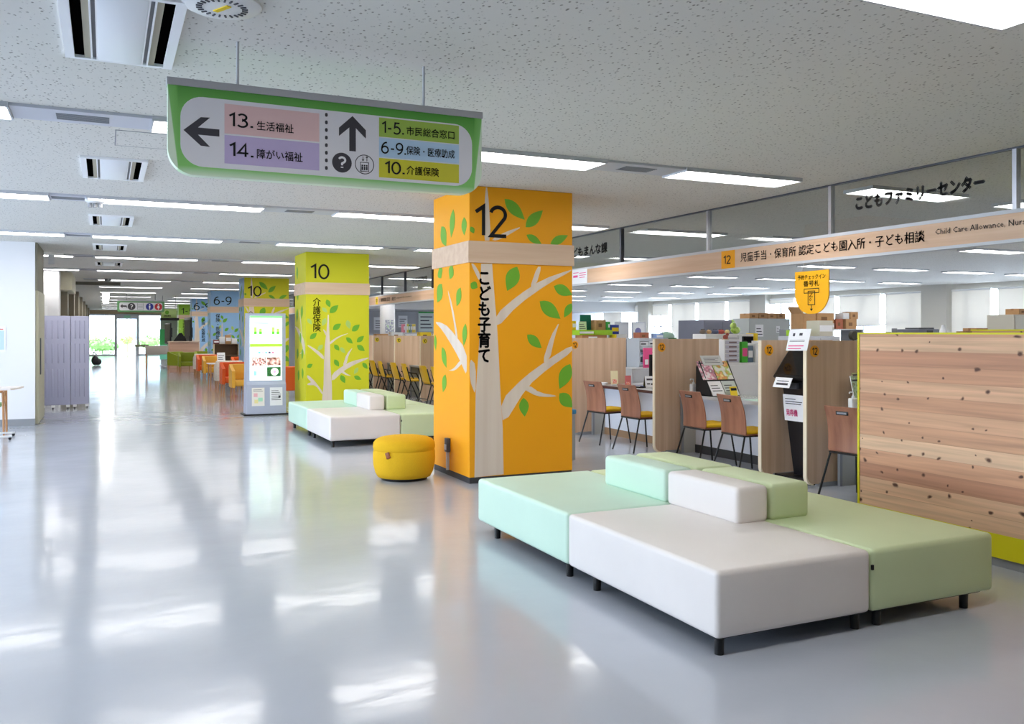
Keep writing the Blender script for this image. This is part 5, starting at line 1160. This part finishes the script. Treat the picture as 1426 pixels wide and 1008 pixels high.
# printers and cabinets right of centre
t = cabinet(10.6, 9.0, 1.6, .5, 1.38, 'long grey cabinet carrying printers behind the cedar screen', LGREY, 3)
for j in range(3):
    o = thing('office_phone', 'dark desk gadget with upright parts on the long grey cabinet, %s' % ['left', 'middle', 'right'][j], 'gadget', (10.0 + .13 * j, 9.0, 1.38), .3 * j); MB().box(-.05, .05, -.04, .04, 0, .04, b=.006).build('base', DGREY, o); MB().box(-.01, .05, -.03, .03, .04, .13 + .05 * (j % 2), b=.006).build('upright', MGREY, o)
t = thing('printer', 'grey printer with black front on the long grey cabinet', 'printer', (10.67, 9.05, 1.38)); MB().box(-.2, .2, -.2, .2, 0, .17, b=.012).build('housing', mat('printer_grey', (110, 114, 126), .5), t); MB().box(-.06, .06, -.205, -.2, .02, .15).build('front_panel', BLACK, t); MB().box(-.15, .15, -.15, .1, .17, .19, b=.006).build('lid', DGREY, t)
t = thing('copier', 'wide pale copier with dark glass edge behind the cedar screen', 'copier', (10.9, 8.0, 0)); MB().box(-.35, .35, -.3, .3, 0, 1.40, b=.02).build('body', mat('copier_white', (206, 208, 214), .5), t); MB().box(-.36, .2, -.31, .31, 1.40, 1.50, b=.02).build('lid', mat('copier_lid', (150, 152, 160), .4), t); MB().box(.2, .42, -.25, .2, 1.42, 1.48, b=.01).build('control_panel', BLACK, t)
t = thing('storage_shelf', 'low grey shelf between the copier and tall beige cabinet', 'shelf', (12.5, 9.65, 0))
for z in (.4, .9, 1.38): MB().box(-.4, .4, -.2, .2, z, z + .02).build('shelf', LGREY, t)
for x in (-.4, .38): MB().box(x, x + .02, -.2, .2, 0, 1.38).build('side_panel', LGREY, t)
carton(12.6, 9.6, 1.40, .26, .25, .17, 'cardboard box on the low grey shelf beside the copier'); carton(12.36, 9.58, 1.40, .2, .2, .12, 'darker cardboard box on the low grey shelf', mat('dark_card', (140, 104, 74), .8))
t = thing('paper_funnel', 'crumpled grey-white paper on the low grey shelf', 'papers', (12.20, 9.85, 1.40)); MB().cyl((0, 0, 0), (0, .02, .22), .11, .02, n=9).build('sheet', PAPER, t, smooth=10); MB().box(-.1, .1, -.08, .08, 0, .01).build('sheet', LGREY, t)
cabinet(14.05, 9.95, .75, .5, 1.80, 'tall beige steel cabinet at the right with stickers and a box on top', BEIGE, 1); cabinet(14.85, 9.9, .8, .5, 1.78, 'second tall beige steel cabinet at the right edge', BEIGE, 2)
carton(14.02, 9.9, 1.80, .23, .25, .10, 'small cardboard box on top of the tall beige cabinet')
BR = True
cabinet(10.75, 16.2, 1.6, .45, 1.36, 'grey low cabinet in mid office carrying odds and ends', LGREY, 3); carton(10.55, 16.1, 1.36, .24, .25, .14, 'brown box on the grey low cabinet in mid office', mat('red_brown_card', (176, 104, 78), .7))
t = thing('plastic_cover', 'pale green plastic cover humped on the grey low cabinet in mid office', 'cover', (11.28, 16.2, 1.36)); MB().lathe([(.18, .02), (.175, .07), (.13, .13), (.06, .16), (.002, .165)], n=20).build('cover', mat('pale_green_plastic', (176, 210, 186), .4), t, smooth=60); MB().box(-.18, .18, -.13, .13, 0, .02).build('rim', GREENP, t)
plain_box('document_box', 'pale blue box on the grey low cabinet in mid office', 'box', 10.9, 16.0, 1.36, .18, .2, .12, mat('pale_blue_box', (150, 175, 220)))
BR and binder_row(14.4, 20, 1.30, 'at the left on the long pale cabinet near far windows', 8, rnd); binder_row(15.6, 20, 1.30, 'at the right on the long pale cabinet near far windows', 8, rnd); binder_row(9.6, 30, 1.50, 'on the pale cabinet far behind counter 10', 7, rnd)
cabinet(15.5, 20, 2.4, .45, 1.3, 'long pale cabinet near the far windows', LGREY, 4); cabinet(10.5, 30, 2.4, .45, 1.5, 'pale cabinet row far behind counter 10', LGREY, 4)
# column and posters behind counter 10
t = thing('round_column', 'white round column with posters behind counter 10', 'column', (8.17, 27.08, 0)); t['kind'] = 'thing'
MB().cyl((0, 0, 0), (0, 0, CZ), .24, n=32).build('shaft', WHITE, t)
MB().box(-.14, .14, -.252, -.22, 1.5, 1.9).build('poster', noisy('column_poster', [(230, 230, 232), (120, 130, 160), (236, 236, 236), (150, 200, 140)], 12, 0), t)
for x, z, w_, h_, nm, c in ((11.4, 1.62, .7, .6, 'white framed notice on the far office wall', PAPER), (12.6, 1.75, .45, .55, 'second white notice on the far office wall', PAPER), (13.6, 1.55, .8, 1.0, 'green headed poster on the far office wall', mat('poster_grey', (214, 222, 214))), (15.2, 1.5, .5, .5, 'blue and white poster low on the far office wall', BLUEP), (15.2, 2.05, .6, .6, 'blue poster on the far office wall', BLUEP)):
    sheet_paper('poster', nm, 'poster', (x, 39.99, z), (1, 0, 0), (0, 0, 1), w_, h_, lines(4), None, c, [((0, 1, .88, 1), GREENP)] if 'green' in nm else ())
for j in range(5):
    y = 24.6 + .0 * j; carton(7.4 + .45 * j, 25.2, 1.30, .35, .3, .16 + .05 * (j % 2), 'box on the cabinet behind counter 10, %s from the left' % ['first', 'second', 'third', 'fourth', 'fifth'][j], (CARD, PLASTW, PLASTW, YEL, PLASTW)[j])
cabinet(8.3, 25.2, 2.6, .45, 1.30, 'grey cabinet row right behind counter 10', MGREY, 4)

# ------------------------------------------------------------------ left edge: notice, table, chair, folding screen
sheet_paper('framed_notice', 'white framed notice on the white wall at the left edge', 'notice', (-1.75, 16.115, 1.186), (1, 0, 0), (0, 0, 1), .31, .42, [(.35, .92, .3, .34), (.35, .92, .2, .24)], None, PLASTW, [((.4, .88, .86, .89), RED), ((.3, .92, .1, .82), mat('pale_sky_print', (190, 214, 236)))])
t = thing('round_edge_table', 'small white-topped table with wheeled foot at the left edge', 'table', (-1.62, 14.35, 0))
MB().prism([(-.45, -.3), (.42, -.3), (.50, -.1), (.54, .3), (-.45, .3)], (V((1, 0, 0)), V((0, 1, 0))), (0, 0, .695), .025).build('tabletop', mat('warm_white_top', (232, 222, 216), .4), t)
MB().tube([(.1, 0, .695), (.1, 0, .05)], .025).build('column', LGREY, t)
for s_ in (-.26, .26): MB().box(-.1, .43, s_ - .025, s_ + .025, .035, .06, b=.006).build('foot', PLASTW, t)
for s_ in (-.26, .26):
    for x in (-.06, .41): MB().cyl((x, s_ - .015, .02), (x, s_ + .015, .02), .02, n=12).build('caster', BLACK, t)
t = thing('wooden_chair', 'wooden chair with green seat beside the small white table', 'chair', (-1.60, 14.9, 0))
MB().box(-.22, .22, -.2, .2, .41, .46, b=.015).build('seat', mat('green_seat', (130, 170, 120), .7), t)
for sx in (-.22, .26):
    for sy in (-.2, .2): MB().cyl((sx, sy, 0), (sx - .01, sy, .64 if sx > 0 else .76), .014, .02, n=10).build('leg', LEGW, t)
for sy in (-.2, .2): MB().tube([(.25, sy, .64), (-.23, sy, .58)], .016).build('armrest', LEGW, t)
MB().box(-.25, -.22, -.2, .2, .58, .76, b=.01).build('backrest', LEGW, t)
# folding plastic screen
t = thing('folding_screen', 'lilac-grey moulded plastic folding screen at the left of the corridor', 'folding screen', (-1.15, 19.45, 0))
def screen_panel(x0, x1, y0, y1):
    L_ = math.hypot(x1 - x0, y1 - y0); a = math.atan2(y1 - y0, x1 - x0)
    M_ = Matrix.Translation((x0, y0, 0)) @ Matrix.Rotation(a, 4, 'Z')
    b = MB().box(0, L_, -.02, .02, .07, 1.83, b=.012, M=M_)
    n = max(2, round(L_ / .095) - 1)
    for zz in ((.22, .78), (.90, 1.28), (1.38, 1.74)):
        for k in range(n):
            xc = L_ * (k + 1) / (n + 1)
            b.box(xc - .014, xc + .014, -.034, -.012, zz[0], zz[1], b=.008, M=M_)
    b.build('panel', PARTG, t)
screen_panel(0, .52, .0, .0); screen_panel(.525, .85, .004, .13)
for x, y in ((.05, 0), (.22, 0), (.48, 0), (.60, .03), (.82, .12)):
    MB().box(x - .03, x + .03, y - .1, y + .1, .03, .07).build('foot', PLASTW, t); MB().cyl((x - .012, y - .08, .02), (x + .012, y - .08, .02), .02, n=10).build('caster', BLACK, t)
sheet_paper('notice', 'white notice with pink heading on the pier behind the folding screen', 'notice', (-1.75, 22.69, 1.85), (1, 0, 0), (0, 0, 1), .55, .26, [], None, None, [((.2, .75, .75, .83), PINK), ((.1, .35, .5, .68), PINK)])
t = thing('black_bag', 'black bag standing on the floor against the far corridor wall', 'bag', (-.42, 44.5, 0))
MB().ball((0, 0, .22), .22, (.75, .8, 1.0)).ball((.1, 0, .16), .16, (1.1, 1, 1)).build('bag', mat('black_nylon', (20, 20, 24), .6), t, smooth=60); MB().tube([(-.1, .1, .45), (-.05, 0, .62), (.05, -.1, .5)], .02).build('strap', BLACK, t)

# ------------------------------------------------------------------ waiting area in the distance
def armchair(m, w_=.62):
    t = thing('armchair', '', 'armchair')
    MB().box(-w_ / 2 + .07, w_ / 2 - .07, -.28, .22, .33, .46, b=.03, seg=3).build('seat', m, t, smooth=60)
    MB().box(-w_ / 2, w_ / 2, .18, .28, .30, .80, b=.03, seg=3).build('backrest', m, t, smooth=60)
    for s_ in (-1, 1):
        pr = [(-.30, .30), (.2, .30), (.2, .80), (.05, .74), (-.30, .66)]
        x = s_ * (w_ / 2 - .035)
        b = MB().prism(pr, (V((0, 1, 0)), V((0, 0, 1))), (x - .035, 0, 0), .07); b.build('armrest', m, t)
    for sx in (-1, 1):
        for sy in (-.25, .23): MB().cyl((sx * (w_ / 2 - .04), sy, 0), (sx * (w_ / 2 - .05), sy, .32), .014, .022, n=10).build('leg', LEGW, t)
    return t
YA = mat('mustard_vinyl', (226, 172, 62), .5); OA = mat('orange_vinyl', (228, 96, 34), .5); GA = mat('olive_green_vinyl', (138, 150, 24), .5); CA = mat('cream_pattern_vinyl', (222, 212, 198), .6, noise=(30, .08, (1, 1, 1)))
ya = armchair(YA); oa = armchair(OA); ga = armchair(GA); ca = armchair(CA)
gchairs = 'waiting area armchairs'
def put(proto, x, y, lab, rz=0.0, used=set()):
    c = proto if proto.name not in used else dup(proto, lab)
    used.add(proto.name); c.location = (x, y, 0); c.rotation_euler = (0, 0, rz); c['label'] = lab; c['group'] = gchairs
put(ya, 2.80, 20.1, 'yellow armchair just left of the display kiosk, nearest one'); put(oa, 2.76, 21.5, 'orange armchair behind the nearest yellow armchair')
put(ya, 3.5, 21.0, 'yellow armchair mostly hidden behind the display kiosk'); put(oa, 3.55, 18.6, 'orange armchair between the display kiosk and the lime pillar', PI)
put(ca, 2.80, 23.0, 'cream patterned armchair behind the nearest orange armchair', PI)
put(ya, 2.92, 27.4, 'yellow armchair of the middle group in front of the blue pillar'); put(oa, 2.92, 29.2, 'orange armchair of the middle group'); put(ca, 2.95, 30.6, 'cream armchair at the back of the middle group', PI)
put(ga, 2.65, 33.1, 'olive green armchair facing the viewer in front of the wood counter'); put(ga, 2.45, 34.3, 'olive green armchair just behind and left of the front green one', .6); put(ga, 3.35, 34.6, 'olive green armchair to the right, against the blue pillar')
put(oa, 3.6, 26.2, 'orange armchair behind the leaflet table', 0)
def low_table(x, y, label):
    t = thing('waiting_table', label, 'table', (x, y, 0))
    MB().box(-.45, .45, -.3, .3, .68, .705, b=.004).build('tabletop', mat('white_top', (214, 214, 214)), t)
    for sx in (-.4, .4):
        for sy in (-.26, .26): MB().cyl((sx, sy, 0), (sx, sy, .68), .018, n=10).build('leg', LEGW, t)
low_table(2.86, 24.0, 'white-topped table behind the cream armchair'); low_table(3.3, 31.6, 'white-topped table behind the middle armchairs')
sheet_paper('leaflet', 'white leaflet propped on the white-topped table behind the cream armchair', 'leaflet', (2.65, 24.0, .706), (1, 0, 0), (0, .3, 1), .2, .28, lines(4)); sheet_paper('leaflet', 'open pale leaflet lying on the white-topped table', 'leaflet', (2.9, 23.8, .707), (1, .2, 0), (-.2, 1, .2), .3, .22, lines(3), None, mat('pale_green_card', (206, 232, 180)))
t = thing('leaflet_shelf', 'low wooden leaflet shelf in front of the nearer blue pillar', 'shelf', (3.69, 30.9, 0))
for z in (.3, .72, 1.1): MB().box(-.4, .4, -.2, .2, z, z + .02).build('shelf', mat('dark_wood_shelf', (120, 96, 76)), t)
for x in (-.4, .38): MB().box(x, x + .02, -.2, .2, 0, 1.12).build('side_panel', mat('pale_beige_side', (214, 200, 170)), t)
MB().box(-.4, .4, .18, .2, .1, 1.12).build('back_panel', mat('dark_wood_shelf', (120, 96, 76)), t)
for j, (m, h_, nm) in enumerate(((mat('maroon_box', (120, 40, 50)), .14, 'maroon box'), (PLASTW, .24, 'white box'), (CARD, .3, 'brown box'), (PLASTW, .18, 'small white box'))):
    plain_box('leaflet_box', '%s on top of the low wooden leaflet shelf' % nm, 'box', 3.37 + .19 * j, 30.85, 1.12, .17, .25, h_, m)
t = thing('reception_counter', 'pale wood reception counter behind the green armchairs', 'counter', (2.83, 35.6, 0)); MB().box(-.65, .4, -.3, .3, 0, 1.13).build('front_panel', wood_mat('pinkish_ash', (212, 170, 148), (196, 154, 132), 'X'), t); MB().box(-.68, .43, -.33, .33, 1.13, 1.17).build('countertop', mat('counter_top_pale', (206, 180, 160)), t)
t = thing('tablet_stand', 'black slanted device on the pale wood reception counter', 'device', (2.58, 35.5, 1.17)); MB().prism([(-.25, 0), (.22, 0), (.2, .1), (.05, .32), (-.05, .3)], NEGY, (0, .02, 0), .04).build('screen', BLACK, t); MB().box(-.1, .1, -.08, .1, 0, .02).build('base', BLACK, t); MB().cyl((.35, 0, 0), (.35, 0, .2), .03).build('stand', BLACK, t)
for k, (x, y, lab) in enumerate(((3.0, 37.2, 'edge-on black television on a stand between the green and blue pillars'), (2.42, 40, 'edge-on black television on a stand nearest the entrance'))):
    t = thing('television_stand', lab, 'television', (x, y, 0), .12)
    MB().box(-.03, .03, -.6, .6, 1.0, 2.1 if k == 0 else 1.9, b=.02).build('screen_housing', BLACK, t); MB().box(-.035, -.03, -.57, .57, 1.05, 2.0 if k == 0 else 1.85).build('screen', SCREENB, t)
    MB().box(.03, .14, -.18, .18, 1.3, 1.7).build('bracket', BLACK, t); MB().box(.06, .1, -.05, .05, .05, 1.5).build('pole', MGREY, t); MB().box(-.2, .3, -.3, .3, 0, .05).build('base', MGREY, t)
t = thing('writing_counter', 'grey standing writing counter with wooden legs near the entrance', 'writing counter', (1.95, 39.2, 0)); MB().box(-.45, .45, -.25, .25, .6, .95, b=.01).build('body', mat('taupe_grey_panel', (160, 152, 142)), t)
for sx in (-.42, .42):
    for sy in (-.2, .2): MB().cyl((sx, sy, 0), (sx, sy, .6), .022, n=10).build('leg', LEGW, t)
t = thing('writing_counter', 'narrow olive grey stand just left of the writing counter', 'stand', (1.5, 42.5, 0)); MB().box(-.3, .25, -.2, .2, .86, .97, b=.01).build('body', mat('olive_bench', (120, 122, 92)), t)
for sx in (-.25, .2): MB().box(sx - .02, sx + .02, -.15, .15, 0, .86).build('leg', LGREY, t)
t = thing('banner_stand', 'green and mint banner stand near the entrance', 'banner', (2.36, 42.2, 0)); MB().box(-.15, .15, 0, .02, .95, 1.65).build('upper_panel', mat('banner_green', (60, 160, 84)), t); MB().box(-.15, .15, 0, .02, .3, .95).build('lower_panel', mat('banner_mint', (130, 220, 190)), t); MB().box(-.17, .17, -.15, .15, 0, .03).box(-.015, .015, .02, .05, .03, 1.6).build('stand', MGREY, t)
t = thing('hanging_lightbox', 'pale green hanging sign box with dark underside left of the green pillar', 'sign', (2.3, 37.4, 2.08)); MB().box(-.28, .28, -.08, .08, 0, .36, b=.01).build('panel', mat('pale_lime_panel', (200, 224, 140), .5), t); MB().box(-.32, .36, -.25, .25, -.10, 0).build('underside', mat('dark_brown_soffit', (40, 36, 30)), t); MB().prism(disc(-.08, .22, .075), NEGY, (0, -.08, 0), .003).build('pictogram', LEAFG, t)
text('lettering', '総合案内', INK, t, NEGY, (-.18, -.083, .05), .24, .07, .02)
for s_ in (-.24, .24): MB().cyl((s_, 0, .35), (s_, 0, CZ - 2.08), .01, n=6).build('hanger_rod', MGREY, t)
